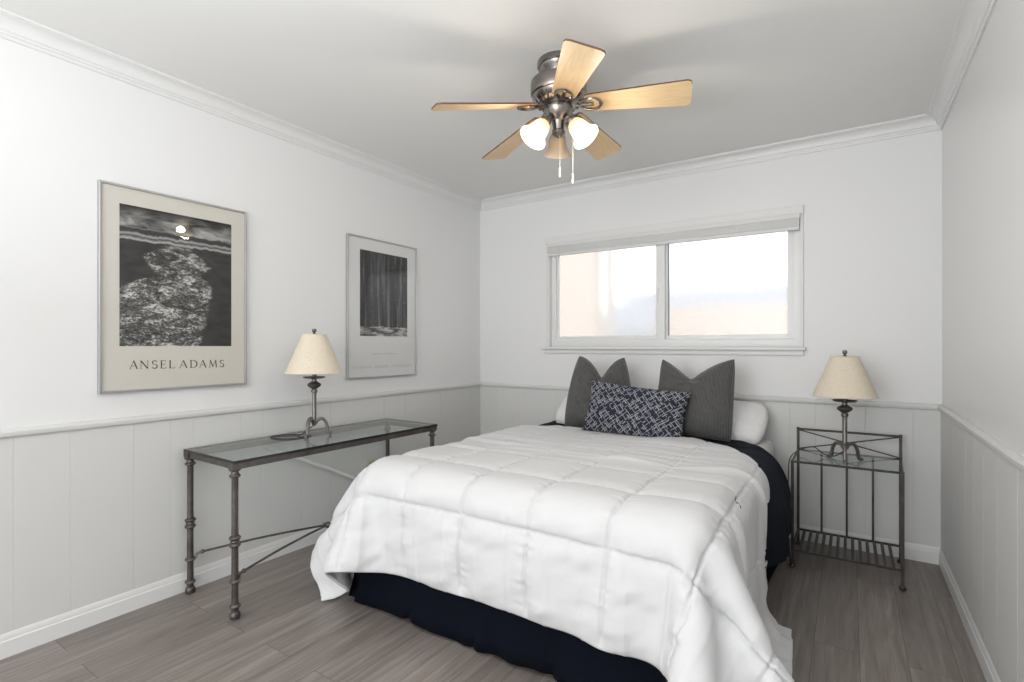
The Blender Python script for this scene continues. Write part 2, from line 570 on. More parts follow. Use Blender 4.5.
# front wall (behind the camera) with a wide opening added to let in light
b = MB()
y0, y1 = -DEPTH - T, -DEPTH
b.box(-T, 0.15, y0, y1, 0, H); b.box(2.75, W + T, y0, y1, 0, H); b.box(0.15, 2.75, y0, y1, 2.4, H); b.box(0.15, 2.75, y0, y1, 0, 0.3)
struct(b.build('wall_front', M['wall']), 'white wall behind the camera with a wide opening', 'wall')


def groove_panel(pos, length, d=0.007, g=0.0016, gw=0.0035):
    """profile (along, out) of flat panelling with V grooves at pos."""
    pts = [(0, 0), (0, d)]
    for p in sorted(pos):
        pts += [(p - gw / 2, d), (p, d - g), (p + gw / 2, d)]
    pts += [(length, d), (length, 0)]
    return pts


HR0, HR1, HB = 0.836, 0.871, 0.0955
b = MB()
gl = [0.15, 0.53, 0.92, 1.12, 1.56, 1.76, 2.003, 2.125, 2.359, 2.462, 2.613, 2.838, 3.012, 3.2, 3.6, 3.85, 4.2]
b.prism([(o_, -a) for a, o_ in groove_panel(gl, DEPTH)], 'z', 0.02, HR0)
b.build('wainscot_panel', M['panel'], wl)['label'] = 'grey grooved panelling under the chair rail'
b = MB()
gb = [0.2, 0.42, 0.72, 1.127, 1.35, 1.62, 1.953, 2.255, 2.395, 2.534, 2.78, 3.0]
b.prism([(a, -o_) for a, o_ in groove_panel(gb, W)], 'z', 0.02, HR0)
b.build('wainscot_panel', M['panel'], wb)['label'] = 'grey grooved panelling under the chair rail'
b = MB()
gr = [0.16, 0.40, 0.725, 0.9, 1.077, 1.288, 1.54, 1.78, 2.0, 2.3, 2.5, 2.8, 3.1, 3.5, 3.9, 4.3]
b.prism([(W - o_, -a) for a, o_ in groove_panel(gr, DEPTH)], 'z', 0.02, HR0)
b.build('wainscot_panel', M['panel'], wr)['label'] = 'grey grooved panelling under the chair rail'


def run_trim(name, prof, mat, label, side):
    """prof: (out, z) closed polygon swept along one wall."""
    b = MB()
    if side == 'left':
        b.prism([(o_, z) for o_, z in prof], 'y', -DEPTH, 0)
    elif side == 'right':
        b.prism([(W - o_, z) for o_, z in prof], 'y', -DEPTH, 0)
    else:
        b.prism([(-o_, z) for o_, z in prof], 'x', 0, W)
    o = b.build(name, mat, smooth=True, ang=20)
    return struct(o, label, 'trim')


cove = [(0, 2.3625), (0.008, 2.3625), (0.011, 2.368), (0.012, 2.374), (0.017, 2.376), (0.019, 2.383), (0.024, 2.386)]
for i in range(9):
    a = i / 8 * PI / 2
    cove.append((0.026 + 0.040 * (1 - math.cos(a)), 2.388 + 0.040 * math.sin(a)))
cove += [(0.066, 2.431), (0.073, 2.432), (0.074, H), (0, H)]
rail = [(0, HR0 - 0.002), (0.010, HR0), (0.012, HR0 + 0.004), (0.020, HR0 + 0.006), (0.022, HR0 + 0.012), (0.022, HR1 - 0.012),
        (0.017, HR1 - 0.003), (0.010, HR1), (0, HR1)]
base = [(0, 0), (0.015, 0), (0.015, 0.062), (0.012, 0.066), (0.012, 0.080), (0.008, 0.091), (0.003, HB), (0, HB)]
for k, s in enumerate(('left', 'back', 'right')):
    run_trim('trim_%d' % (k + 1), cove, M['trim'], 'white crown moulding along the top of the %s wall' % s, s)
    run_trim('trim_%d' % (k + 4), rail, M['rail'], 'pale grey chair rail along the %s wall' % s, s)
    o = run_trim('baseboard_' + s, base, M['trim'], 'white baseboard along the foot of the %s wall' % s, s)
    o['category'] = 'baseboard'

# ------------------------------------------------------------------ window
win = bpy.data.objects.new('window_1', None); C.objects.link(win)
win.location = (1.57, 0.05, OZ0)
struct(win, 'wide white sliding window with obscured glass above the bed', 'window')
def wloc(b_, name, mat, parent=win, **k):
    b_.v = [(x - 1.57, y - 0.05, z - OZ0) for x, y, z in b_.v]
    return b_.build(name, mat, parent, **k)
ZB, ZT = 1.262, 1.985      # glass bottom and top
b = MB()
b.box(OX0, OX0 + 0.042, 0.03, 0.10, OZ0, OZ1); b.box(OX1 - 0.04, OX1, 0.03, 0.10, OZ0, OZ1)
b.box(OX0 + 0.042, OX1 - 0.04, 0.03, 0.10, OZ0, OZ0 + 0.052); b.box(OX0 + 0.042, OX1 - 0.04, 0.03, 0.10, OZ1 - 0.03, OZ1)
wloc(b, 'window_frame', M['vinyl'], bevel=0.003)
def sash(x0, x1, y0, y1, wl_, wr_, name='sash'):
    z0, z1 = OZ0 + 0.052, OZ1 - 0.03
    b = MB()
    b.box(x0, x0 + wl_, y0, y1, z0, z1); b.box(x1 - wr_, x1, y0, y1, z0, z1)
    b.box(x0 + wl_, x1 - wr_, y0, y1, z0, ZB); b.box(x0 + wl_, x1 - wr_, y0, y1, ZT, z1)
    s_ = wloc(b, name, M['vinyl'], bevel=0.0025)
    g = MB(); ym = (y0 + y1) / 2
    g.box(x0 + wl_ - 0.004, x1 - wr_ + 0.004, ym - 0.002, ym + 0.002, ZB - 0.004, ZT + 0.004)
    p = wloc(g, 'pane', M['frosted'], s_)
    p['label'] = 'bright obscured glass pane'
    q = MB(); sx_ = x0 + wl_ if name == 'sash' and x0 > 1.2 else None
    if sx_:
        q.box(sx_ - 0.001, sx_ + 0.008, y0 - 0.001, ym - 0.003, ZB, ZT)
        wloc(q, 'glazing_seal', M['seal'], s_)
    return s_
sash(OX0 + 0.042, 1.605, 0.035, 0.062, 0.020, 0.062)
sash(1.570, OX1 - 0.04, 0.066, 0.092, 0.050, 0.034)
b = MB()   # small sash lock on the meeting stile
b.box(1.548, 1.560, 0.024, 0.036, 1.50, 1.60)
wloc(b, 'sash_latch', M['vinyl'], bevel=0.002)
# interior sill, apron, head casing, side casings: trims
b = MB(); b.box(0.632, 2.482, -0.045, 0.03, 1.160, OZ0)
o = wloc(b, 'window_sill', M['trim'], bevel=0.005)
b = MB(); b.box(0.655, 2.470, -0.018, 0.0, 1.130, 1.160)
wloc(b, 'window_apron', M['trim'], bevel=0.002)
b = MB(); b.box(0.655, 2.470, -0.016, 0.0, 2.000, 2.05)
b.box(0.672, OX0, -0.012, 0.0, OZ0, 2.0); b.box(OX1, 2.468, -0.012, 0.0, OZ0, 2.0)
b.box(OX0, OX1, 0.0, 0.03, 2.0, OZ1)
wloc(b, 'window_casing', M['trim'], bevel=0.002)

# mini blind drawn up to the head
bl = thing('window_blind', 'white horizontal slat blind drawn fully up at the top of the window', 'blind', (1.57, -0.02, 1.998))
def bloc(b_, *a, **k):
    b_.v = [(x - 1.57, y + 0.02, z - 1.998) for x, y, z in b_.v]
    return b_.build(*a, **k)
b = MB(); b.box(0.690, 2.452, -0.042, -0.002, 1.968, 1.998)
bloc(b, 'headrail', M['blind'], bl, bevel=0.002)
b = MB()
for i in range(13):
    z = 1.9205 + i * 0.00365
    dy_ = 0.0012 * (i % 2)
    b.prism([(-0.040 + dy_, z), (-0.040 + dy_, z + 0.0030), (-0.002, z + 0.0030), (-0.002, z)], 'x', 0.694, 2.448)
bloc(b, 'slat_stack', M['blind'], bl)
b = MB(); b.box(0.694, 2.448, -0.038, -0.004, 1.898, 1.920)
bloc(b, 'bottom_rail', M['blind'], bl, bevel=0.003)
b = MB(); b.tube([(0.79, -0.046, 1.985), (0.79, -0.047, 1.90), (0.792, -0.046, 1.845)], 0.0035, 8)
bloc(b, 'tilt_wand', M['vinyl'], bl, smooth=True)
for xx in (1.05, 1.57, 2.10, 2.32):
    b = MB(); b.box(xx - 0.003, xx + 0.003, -0.0428, -0.0418, 1.90, 1.97)
    bloc(b, 'ladder_cord', M['blind'], bl)

# outside the window
b = MB(); b.box(-12, 16, 0.13, 22, -0.35, -0.15)
struct(b.build('ground', M['paving']), 'pale paved ground outside the window', 'ground')
b = MB(); b.box(-5, 0.42, 1.5, 1.7, -0.15, 5.0)
tag(b.build('neighbour_house', M['stucco'], bevel=0.01), 'peach stucco house wall seen through the left obscured pane', 'building')
b = MB(); b.tube([(0.56, 1.56, -0.15), (0.56, 1.56, 5.0)], 0.05, 12)
tag(b.build('downpipe', M['pipe'], smooth=True), 'grey vertical downpipe blurred behind the left window pane', 'pipe')
b = MB(); b.box(0.62, 12, 3.0, 3.2, -0.15, 1.68)
tag(b.build('garden_wall', M['stucco'], bevel=0.01), 'low peach garden wall seen through the right obscured pane', 'wall')
b = MB(); b.prism([(6.0, 1.5), (9.0, 2.62), (9.0, 1.8), (6.0, 0.9)], 'x', -1.9, 12)
tag(b.build('distant_roof', M['roof_blue']), 'blue grey roof band beyond the peach garden wall', 'roof')

# ------------------------------------------------------------------ framed posters on the left wall
K = 2.684 / 2.704
def fy(y): return -3.6243 + (y + 3.6243) * K
def fz(z): return 1.19 + (z - 1.19) * K

def poster(name, label, Y0, Y1, Z0, Z1, py0, py1, pz0, pz1, paper, prnt, plabel):
    Y0, Y1, py0, py1 = map(fy, (Y0, Y1, py0, py1)); Z0, Z1, pz0, pz1 = map(fz, (Z0, Z1, pz0, pz1))
    cy, cz = (Y0 + Y1) / 2, (Z0 + Z1) / 2
    t = thing(name, label, 'picture', (0.001, cy, cz))
    def put(b_, nm, mat, par=t, **k):
        b_.v = [(x - 0.001, y - cy, z - cz) for x, y, z in b_.v]
        return b_.build(nm, mat, par, **k)
    fwd, fb = 0.024, 0.010
    for nm, q in (('left', (Y0, Y0 + fb, Z0, Z1)), ('right', (Y1 - fb, Y1, Z0, Z1)), ('a', (Y0 + fb, Y1 - fb, Z0, Z0 + fb)), ('b', (Y0 + fb, Y1 - fb, Z1 - fb, Z1))):
        b_ = MB(); b_.box(0.001, fwd, *q)
        put(b_, 'frame_rail', M['silver'], bevel=0.002)
    b_ = MB(); b_.box(0.004, 0.014, Y0 + fb, Y1 - fb, Z0 + fb, Z1 - fb)
    pp = put(b_, 'poster_paper', paper)
    me = bpy.data.meshes.new('photo_print')
    x = 0.0148 - 0.001
    me.from_pydata([(x, py0 - cy, pz0 - cz), (x, py1 - cy, pz0 - cz), (x, py1 - cy, pz1 - cz), (x, py0 - cy, pz1 - cz)], [], [(0, 1, 2, 3)])
    uv = me.uv_layers.new(name='UVMap')
    for i, q in enumerate(((0, 0), (1, 0), (1, 1), (0, 1))):
        uv.data[i].uv = q
    pr_ = link('photo_print', me, prnt, t)
    pr_['label'] = plabel
    b_ = MB(); b_.box(0.0175, 0.019, Y0 + fb, Y1 - fb, Z0 + fb, Z1 - fb)
    put(b_, 'picture_glass', M['picture_glass'])
    return t, cy, cz

# roman capitals: strokes in a unit box (x right, y up): (x0,y0,x1,y1,thickness)
def arc(cx, cy, rx, ry, a0, a1, n, t0, t1):
    out = []
    for i in range(n):
        a = math.radians(a0 + (a1 - a0) * i / n); c = math.radians(a0 + (a1 - a0) * (i + 1) / n)
        tt = t0 + (t1 - t0) * math.sin(PI * (i + 0.5) / n)
        out.append((cx + rx * math.cos(a), cy + ry * math.sin(a), cx + rx * math.cos(c), cy + ry * math.sin(c), tt))
    return out
th, tn, sf = 0.13, 0.055, 0.035
GL = {
    'A': [(0.08, 0, 0.5, 1, tn), (0.5, 1, 0.92, 0, th), (0.24, 0.36, 0.76, 0.36, tn), (0, 0.015, 0.2, 0.015, sf), (0.78, 0.015, 1, 0.015, sf)],
    'N': [(0.1, 0, 0.1, 1, tn), (0.08, 1, 0.9, 0, th), (0.9, 0, 0.9, 1, tn), (0, 0.015, 0.22, 0.015, sf), (0.78, 0.985, 1, 0.985, sf), (0, 0.985, 0.15, 0.985, sf)],
    'S': arc(0.5, 0.75, 0.36, 0.23, 30, 270, 12, 0.05, 0.12) + arc(0.5, 0.27, 0.40, 0.25, 90, -150, 12, 0.05, 0.13) + [(0.82, 0.99, 0.82, 0.78, sf), (0.12, 0.24, 0.12, 0.02, sf)],
    'E': [(0.2, 0, 0.2, 1, th), (0.05, 0.985, 0.9, 0.985, tn), (0.2, 0.52, 0.75, 0.52, tn), (0.05, 0.015, 0.95, 0.015, tn), (0.9, 1, 0.9, 0.8, sf), (0.95, 0, 0.95, 0.22, sf), (0.75, 0.62, 0.75, 0.42, sf)],
    'L': [(0.2, 0, 0.2, 1, th), (0.03, 0.985, 0.4, 0.985, sf), (0.05, 0.015, 0.95, 0.015, tn), (0.95, 0, 0.95, 0.24, sf)],
    'D': [(0.18, 0, 0.18, 1, th), (0.02, 0.985, 0.45, 0.985, tn), (0.02, 0.015, 0.45, 0.015, tn)] + arc(0.42, 0.5, 0.52, 0.48, 90, -90, 16, 0.05, 0.14),
    'M': [(0.12, 0, 0.2, 1, tn), (0.2, 1, 0.5, 0.08, th), (0.5, 0.08, 0.8, 1, tn), (0.8, 1, 0.88, 0, th), (0.02, 0.015, 0.24, 0.015, sf), (0.78, 0.015, 1, 0.015, sf)],
}
def glyph_mesh(b_, ch, x, a0, a1, z0, z1):
    wgl, hgl = a1 - a0, z1 - z0
    for (p0, q0, p1, q1, t_) in GL[ch]:
        A = Vector((a0 + p0 * wgl, z0 + q0 * hgl)); B = Vector((a0 + p1 * wgl, z0 + q1 * hgl))
        d = (B - A).normalized() * hgl * 0.01
        n = Vector((-d.y, d.x)).normalized() * t_ * hgl / 2
        A -= d; B += d
        b_.prism([tuple(A + n), tuple(A - n), tuple(B - n), tuple(B + n)], 'x', x, x + 0.0006)

t1, cy, cz = poster('framed_poster', 'silver framed cream poster with large lettering under a dark stream photograph',
                    -2.740, -2.090, 0.982, 1.905, -2.663, -2.168, 1.187, 1.822, M['mat_cream'], M['print_shore'], 'dark monochrome photograph of a braided stream under clouds')
for ch, a0, a1 in [('A', -2.625, -2.592), ('N', -2.583, -2.549), ('S', -2.537, -2.511), ('E', -2.501, -2.476), ('L', -2.464, -2.438),
                   ('A', -2.419, -2.382), ('D', -2.372, -2.336), ('A', -2.328, -2.293), ('M', -2.283, -2.239), ('S', -2.228, -2.205)]:
    b = MB(); tt = (a0 + 2.62) / 0.41
    glyph_mesh(b, ch, 0.0142 - 0.001, fy(a0) - cy, fy(a1) - cy, fz(1.084 - 0.006 * tt) - cz, fz(1.121 - 0.006 * tt) - cz)
    b.build('letter', M['ink'], t1)
t2, cy, cz = poster('framed_poster', 'silver framed white poster with a dark forest photograph, hanging nearest the window wall',
                    -1.425, -0.790, 0.972, 1.915, -1.320, -0.884, 1.254, 1.829, M['mat_white'], M['print_forest'], 'dark monochrome photograph of tall tree trunks')
# two lines of faint small capitals, too small to read
def faint_line(ranges, z0, z1, step):
    for a0, a1 in ranges:
        b_ = MB()
        y = a0
        while y < a1:
            w_ = step * random.uniform(0.35, 0.65)
            yy0, yy1 = fy(y) - cy, fy(min(y + w_, a1)) - cy
            zz0, zz1 = fz(z0) - cz, fz(z1) - cz
            t_ = 0.0022
            x = 0.0142 - 0.001
            b_.box(x, x + 0.0005, yy0, yy0 + t_, zz0, zz1)
            k = random.random()
            if k < 0.6: b_.box(x, x + 0.0005, yy0, yy1, zz1 - t_, zz1)
            if k > 0.3: b_.box(x, x + 0.0005, yy0, yy1, zz0, zz0 + t_)
            if k > 0.5: b_.box(x, x + 0.0005, yy1 - t_, yy1, zz0, zz1)
            y += step
        b_.build('caption', M['ink_pale'], t2)
faint_line([(-1.385, -1.218), (-1.19, -1.065), (-1.03, -0.838)], 1.036, 1.052, 0.021)
faint_line([(-1.21, -1.12), (-1.10, -1.0)], 1.128, 1.138, 0.014)

# ------------------------------------------------------------------ console table
tb = thing('console_table', 'long narrow glass topped console table with dark pewter collared legs along the left wall', 'table',
           (0.2688, -1.778, 0), math.radians(-1.2))
hx, hy = 0.2335, 0.639
GZ0, GZ1 = 0.680, 0.692
b = MB()
b.box(-hx, hx, -hy, hy, GZ0, GZ1)
me = b.mesh('glass_top')
g = link('glass_top', me, [M['table_glass'], M['edge_glass']], tb)
for p in me.polygons:
    p.material_index = 0 if abs(p.normal.z) > 0.9 else 1
g['label'] = 'clear glass top with dark green edge'
for (x0, x1, y0, y1) in ((-hx + .006, -hx + .028, -hy + .03, hy - .03), (hx - .028, hx - .006, -hy + .03, hy - .03),
                         (-hx + .03, hx - .03, -hy + .006, -hy + .028), (-hx + .03, hx - .03, hy - .028, hy - .006)):
    b = MB(); b.box(x0, x1, y0, y1, 0.652, GZ0)
    b.build('top_rail', M['pewter'], tb, bevel=0.002)
lx, ly = hx - 0.028, hy - 0.018
legprof = [(0.0, 0.0), (0.014, 0.0), (0.020, 0.004), (0.0225, 0.014), (0.020, 0.026), (0.015, 0.031), (0.0145, 0.046), (0.021, 0.050), (0.0235, 0.055), (0.021, 0.060),
           (0.0145, 0.064), (0.0135, 0.150), (0.0145, 0.155), (0.021, 0.158), (0.0235, 0.163), (0.021, 0.168), (0.0145, 0.172), (0.0135, 0.30),
           (0.0145, 0.312), (0.021, 0.315), (0.0245, 0.321), (0.021, 0.327), (0.016, 0.331), (0.019, 0.336), (0.016, 0.342), (0.021, 0.346), (0.0245, 0.352),
           (0.021, 0.358), (0.0145, 0.362), (0.0135, 0.40), (0.0135, 0.61), (0.0145, 0.614), (0.021, 0.617), (0.024, 0.622), (0.021, 0.627),
           (0.0155, 0.631), (0.0145, 0.642), (0.022, 0.645), (0.026, 0.651), (0.022, 0.656), (0.020, 0.657), (0.0, 0.657)]
for sx_ in (-1, 1):
    for sy_ in (-1, 1):
        b = MB(); b.lathe(legprof, sx_ * lx, sy_ * ly, 0, 24)
        b.box(sx_ * lx - 0.021, sx_ * lx + 0.021, sy_ * ly - 0.021, sy_ * ly + 0.021, 0.655, 0.6795)
        lg = b.build('leg', M['pewter'], tb, smooth=True)
for sx_ in (-1, 1):
    for sy_ in (-1, 1):
        b = MB()
        A = Vector((sx_ * lx, sy_ * ly, 0.165)); E = Vector((0, 0.0, 0.190))
        d = Vector((E.x - A.x, E.y - A.y, 0)).normalized()
        s0 = A + d * 0.020
        s1_ = A + d * 0.028 + Vector((0, 0, 0.018)); s2_ = A + d * 0.050 + Vector((0, 0, 0.022))
        b.tube([s0, s1_, s2_], 0.006, 8)
        pts = [s2_ + (E - s2_) * (i / 8) + Vector((0, 0, 0.008 * math.sin(PI * i / 8))) for i in range(9)]
        b.tube(pts, 0.0055, 8)
        b.sphere(tuple(s2_), 0.0105, 10)
        b.build('stretcher', M['pewter'], tb, smooth=True)
b = MB(); b.sphere((0, 0, 0.190), 0.021, 12, (1, 1, 0.8))
b.tube([(-0.022, -0.012, 0.190), (0.022, 0.012, 0.190)], 0.010, 8)
b.build('centre_knob', M['pewter'], tb, smooth=True)

# outlet, plug and a white tube on the wall behind the table
t = thing('wall_outlet', 'almond wall socket plate behind the far end of the console table', 'outlet', (0.007, -1.245, 0.36))
b = MB(); b.box(0, 0.006, -0.037, 0.037, -0.060, 0.060)
b.build('cover_plate', M['socket'], t, bevel=0.003)
for dz in (-0.028, 0.028):
    b = MB()
    b.prism([(math.cos(a) * 0.016, dz + max(-0.011, min(0.011, math.sin(a) * 0.016))) for a in [i * PI / 8 for i in range(16)]], 'x', 0.006, 0.009)
    b.build('socket_face', M['socket'], t)
t = thing('power_plug', 'black power plug pushed into the almond wall socket', 'plug', (0.017, -1.245, 0.388))
b = MB(); b.prism([(-0.014, -0.012), (0.014, -0.012), (0.018, 0.0), (0.010, 0.015), (-0.010, 0.015)], 'x', 0.0, 0.035)
b.build('plug_body', M['black'], t, bevel=0.003)
b = MB(); b.tube([(0.03, 0, 0), (0.055, 0.02, 0.012), (0.065, 0.05, -0.02), (0.045, 0.09, -0.12), (0.03, 0.12, -0.30), (0.02, 0.13, -0.375)], 0.004, 8)
b.build('plug_cord', M['black'], t, smooth=True)
b = MB()
b.tube([(0.012 + 0.006, -2.02, 0.648), (0.018, -1.944, 0.607), (0.018, -1.794, 0.535), (0.018, -1.70, 0.488), (0.018, -1.595, 0.441), (0.018, -1.45, 0.362), (0.018, -1.307, 0.287), (0.018, -1.10, 0.17), (0.018, -1.0, 0.10)], 0.0105, 10)
tag(b.build('cable_tube', M['conduit'], smooth=True), 'white tube running diagonally down the panelling under the console table', 'tube')

# ------------------------------------------------------------------ table lamps
def smooth_path(ctrl, n=8):
    out = []
    P = [Vector(p) for p in ctrl]
    P = [P[0] * 2 - P[1]] + P + [P[-1] * 2 - P[-2]]
    for i in range(1, len(P) - 2):
        for k in range(n):
            t_ = k / n
            a, b_, c, d = P[i - 1], P[i], P[i + 1], P[i + 2]
            out.append(0.5 * ((2 * b_) + (c - a) * t_ + (2 * a - 5 * b_ + 4 * c - d) * t_ ** 2 + (3 * b_ - a - 3 * c + d) * t_ ** 3))
    out.append(P[-2])
    return out


def make_lamp(label, loc, legrot, cordpts, group):
    t = thing('table_lamp', label, 'lamp', loc, 0, group)
    b = MB()
    b.lathe([(0.0, 0.052), (0.008, 0.054), (0.012, 0.062), (0.009, 0.072), (0.014, 0.078), (0.0145, 0.085), (0.0115, 0.092), (0.0115, 0.235), (0.016, 0.238), (0.0175, 0.246),
             (0.0150, 0.253), (0.012, 0.257), (0.020, 0.262), (0.033, 0.272), (0.037, 0.280), (0.033, 0.288), (0.020, 0.296), (0.013, 0.300), (0.013, 0.312),
             (0.02, 0.314), (0.050, 0.317), (0.060, 0.323), (0.058, 0.325), (0.04, 0.320), (0.0125, 0.319), (0.0125, 0.352), (0.006, 0.353), (0.004, 0.56), (0.0, 0.56)], n=24)
    b.build('stem', M['lamp_metal'], t, smooth=True)
    for k in range(3):
        a = legrot + k * 2 * PI / 3
        ctrl = [(0.008, 0.066), (0.018, 0.084), (0.036, 0.092), (0.054, 0.082), (0.066, 0.055), (0.071, 0.022), (0.078, 0.0115), (0.092, 0.010)]
        path = smooth_path([(r * math.cos(a), r * math.sin(a), z) for r, z in ctrl], 5)
        b = MB()
        b.tube(path, [0.0088] * (len(path) - 6) + [0.009, 0.0095, 0.0098, 0.0098, 0.0095, 0.0085], 10)
        b.build('leg', M['lamp_metal'], t, smooth=True)
    # shade: thin cone with rims
    z0, z1, r0, r1 = 0.345, 0.560, 0.148, 0.064
    b = MB()
    b.lathe([(r0, z0), (r0 + 0.0015, z0 + 0.003), (r0 - 0.001, z0 + 0.008), (r1 + 0.001, z1 - 0.006), (r1 + 0.0022, z1 - 0.002), (r1, z1),
             (r1 - 0.002, z1), (r0 - 0.004, z0 + 0.004), (r0 - 0.003, z0), (r0, z0)], n=48)
    s_ = b.build('lamp_shade', M['shade_linen'], t, smooth=True)
    s_['label'] = 'cream linen cone shade'
    b = MB()
    for a in (0, PI / 2):
        c, q = math.cos(a), math.sin(a)
        b.tube([(-r1 * c, -r1 * q, z1 - 0.005), (r1 * c, r1 * q, z1 - 0.005)], 0.0015, 6)
    b.build('spider', M['lamp_metal'], s_, smooth=True)
    b = MB(); b.lathe([(0, 0.556), (0.009, 0.557), (0.010, 0.562), (0.006, 0.566), (0.005, 0.569), (0.010, 0.573), (0.0125, 0.581), (0.010, 0.589), (0.004, 0.593), (0, 0.593)], n=16)
    b.build('finial', M['lamp_metal'], t, smooth=True)
    b = MB(); b.lathe([(0, 0.350), (0.012, 0.352), (0.014, 0.40), (0.010, 0.405), (0.022, 0.43), (0.030, 0.46), (0.024, 0.49), (0, 0.505)], n=16)
    b.build('bulb', M['bulb_off'], t, smooth=True)
    b = MB(); b.tube(smooth_path(cordpts, 6), 0.0028, 8)
    b.build('power_cord', M['black'], t, smooth=True)
    return t


# left lamp: on the console glass
LZ = GZ1 + 0.0002
make_lamp('pewter tripod lamp with cream cone shade standing on the glass console table', (0.222, -1.832, LZ), math.radians(55),
          [(0, 0, 0.060), (-0.02, -0.03, 0.030), (-0.05, -0.05, 0.006), (-0.10, -0.06, 0.0035), (-0.14, -0.10, 0.0035), (-0.155, -0.155, 0.0035), (-0.11, -0.180, 0.0035), (-0.03, -0.17, 0.0035),
           (0.01, -0.12, 0.0035), (0.0, -0.05, 0.0035), (0.0, -0.02, 0.0035)], 'pewter table lamps')
# right lamp: on the side table glass
SZ = 0.573
make_lamp('pewter tripod lamp with cream cone shade standing on the iron side table', (2.683, -0.345, SZ + 0.0002), math.radians(30),
          [(0, 0, 0.060), (-0.012, 0.012, 0.044), (-0.05, 0.045, 0.012), (-0.095, 0.065, 0.014), (-0.15, 0.095, 0.044), (-0.205, 0.095, 0.026), (-0.232, -0.015, 0.022),
           (-0.246, -0.10, 0.010), (-0.254, -0.13, -0.04), (-0.256, -0.14, -0.25), (-0.254, -0.12, -0.45), (-0.25, -0.08, -0.569)], 'pewter table lamps')

# ------------------------------------------------------------------ iron side table
X0, X1, YF, YB = 2.447, 2.921, -0.477, -0.100
XB = 2.938
st = thing('side_table', 'dark iron side table with crossed back bars and slatted lower shelf right of the bed', 'table', ((X0 + X1) / 2, (YF + YB) / 2, 0))
ox, oy = (X0 + X1) / 2, (YF + YB) / 2
def stp(b_, name, mat=None, **k):
    b_.v = [(x - ox, y - oy, z) for x, y, z in b_.v]
    k.setdefault('smooth', True)
    return b_.build(name, mat or M['iron'], st, **k)
def sqbar(b_, p, q, r):
    b_.tube([p, q], r * 1.25, 4)
for x, y, zt in ((X0, YF, SZ), (X1, YF, SZ), (X0, YB, 0.692), (XB, YB, 0.692)):
    b = MB()
    b.box(x - 0.007, x + 0.007, y - 0.007, y + 0.007, 0.012, zt)
    b.lathe([(0, 0), (0.012, 0), (0.0165, 0.004), (0.0165, 0.010), (0.011, 0.016), (0.009, 0.022), (0, 0.022)], x, y, 0, 16)
    if zt > 0.6:
        b.sphere((x, y, 0.694), 0.0095, 10)
    stp(b, 'leg')
b = MB(); b.tube([(X0, YB, 0.692), (XB, YB, 0.692)], 0.0065, 8); stp(b, 'back_top_rail')
for p, q in (((X0, YB, SZ - 0.006), (XB, YB, SZ - 0.006)), ((X0, YF, SZ - 0.006), (X1, YF, SZ - 0.006)), ((X0, YF, SZ - 0.006), (X0, YB, SZ - 0.006)), ((X1, YF, SZ - 0.006), (XB, YB, SZ - 0.006))):
    b = MB(); b.tube([p, q], 0.0058, 8); stp(b, 'top_rail')
b = MB(); b.tube([(X0, YB - 0.004, 0.688), (XB, YB - 0.004, SZ + 0.001)], 0.0038, 8); stp(b, 'cross_bar')
b = MB(); b.tube([(XB, YB + 0.003, 0.688), (X0, YB + 0.003, SZ + 0.001)], 0.0038, 8); stp(b, 'cross_bar')
b = MB(); b.sphere(((X0 + X1) / 2, YB - 0.001, (0.688 + SZ) / 2), 0.0105, 10); stp(b, 'cross_knob')
b = MB(); b.box(X0 + 0.007, X1 - 0.007, YF + 0.007, YB - 0.007, SZ - 0.0055, SZ)
gme = stp(b, 'glass_shelf', M['table_glass'], smooth=False)
ZS = 0.092
for p, q in (((X0, YB, ZS), (XB, YB, ZS)), ((X0, YF, ZS), (X1, YF, ZS)), ((X0, YF, ZS), (X0, YB, ZS)), ((X1, YF, ZS), (XB, YB, ZS))):
    b = MB(); b.tube([p, q], 0.0065, 8); stp(b, 'shelf_rail')
for i in range(13):
    x = X0 + (X1 - X0) * (i + 1) / 14
    b = MB(); b.box(x - 0.0075, x + 0.0075, YF, YB, ZS - 0.003, ZS + 0.003); stp(b, 'shelf_slat', smooth=False)
for x in (2.567, 2.691, 2.814):
    b = MB(); b.box(x - 0.0055, x + 0.0055, YB - 0.004, YB + 0.004, ZS, SZ - 0.004); stp(b, 'back_bar', smooth=False)

# ------------------------------------------------------------------ bed
BX0, BX1, BY0, BY1 = 0.785, 2.345, -2.0, -0.03
bed = thing('bed', 'wide bed with cream fitted sheet and navy skirt standing under the window', 'bed', ((BX0 + BX1) / 2, (BY0 + BY1) / 2, 0))
bx, by = (BX0 + BX1) / 2, (BY0 + BY1) / 2
def bput(b_, name, mat, **k):
    b_.v = [(x - bx, y - by, z) for x, y, z in b_.v]
    return b_.build(name, mat, bed, **k)
b = MB(); b.box(BX0 + .03, BX1 - .03, BY0 + .03, BY1, 0.37, 0.605)
o = bput(b, 'mattress', M['sheet'])
bv = o.modifiers.new('bevel', 'BEVEL'); bv.width = 0.05; bv.segments = 6
o.data.polygons.foreach_set('use_smooth', [True] * 6)
o['label'] = 'mattress in a cream fitted sheet'
b = MB(); b.box(BX0 + .05, BX1 - .05, BY0 + .05, BY1, 0.16, 0.37)
bput(b, 'box_spring', M['sheet'], bevel=0.02)
for x in (BX0 + 0.12, BX1 - 0.12):
    for y in (BY0 + 0.15, BY1 - 0.15):
        b = MB(); b.lathe([(0, 0), (0.022, 0), (0.025, 0.01), (0.02, 0.16), (0, 0.16)], x, y, 0, 12)
        bput(b, 'leg', M['black'], smooth=True)
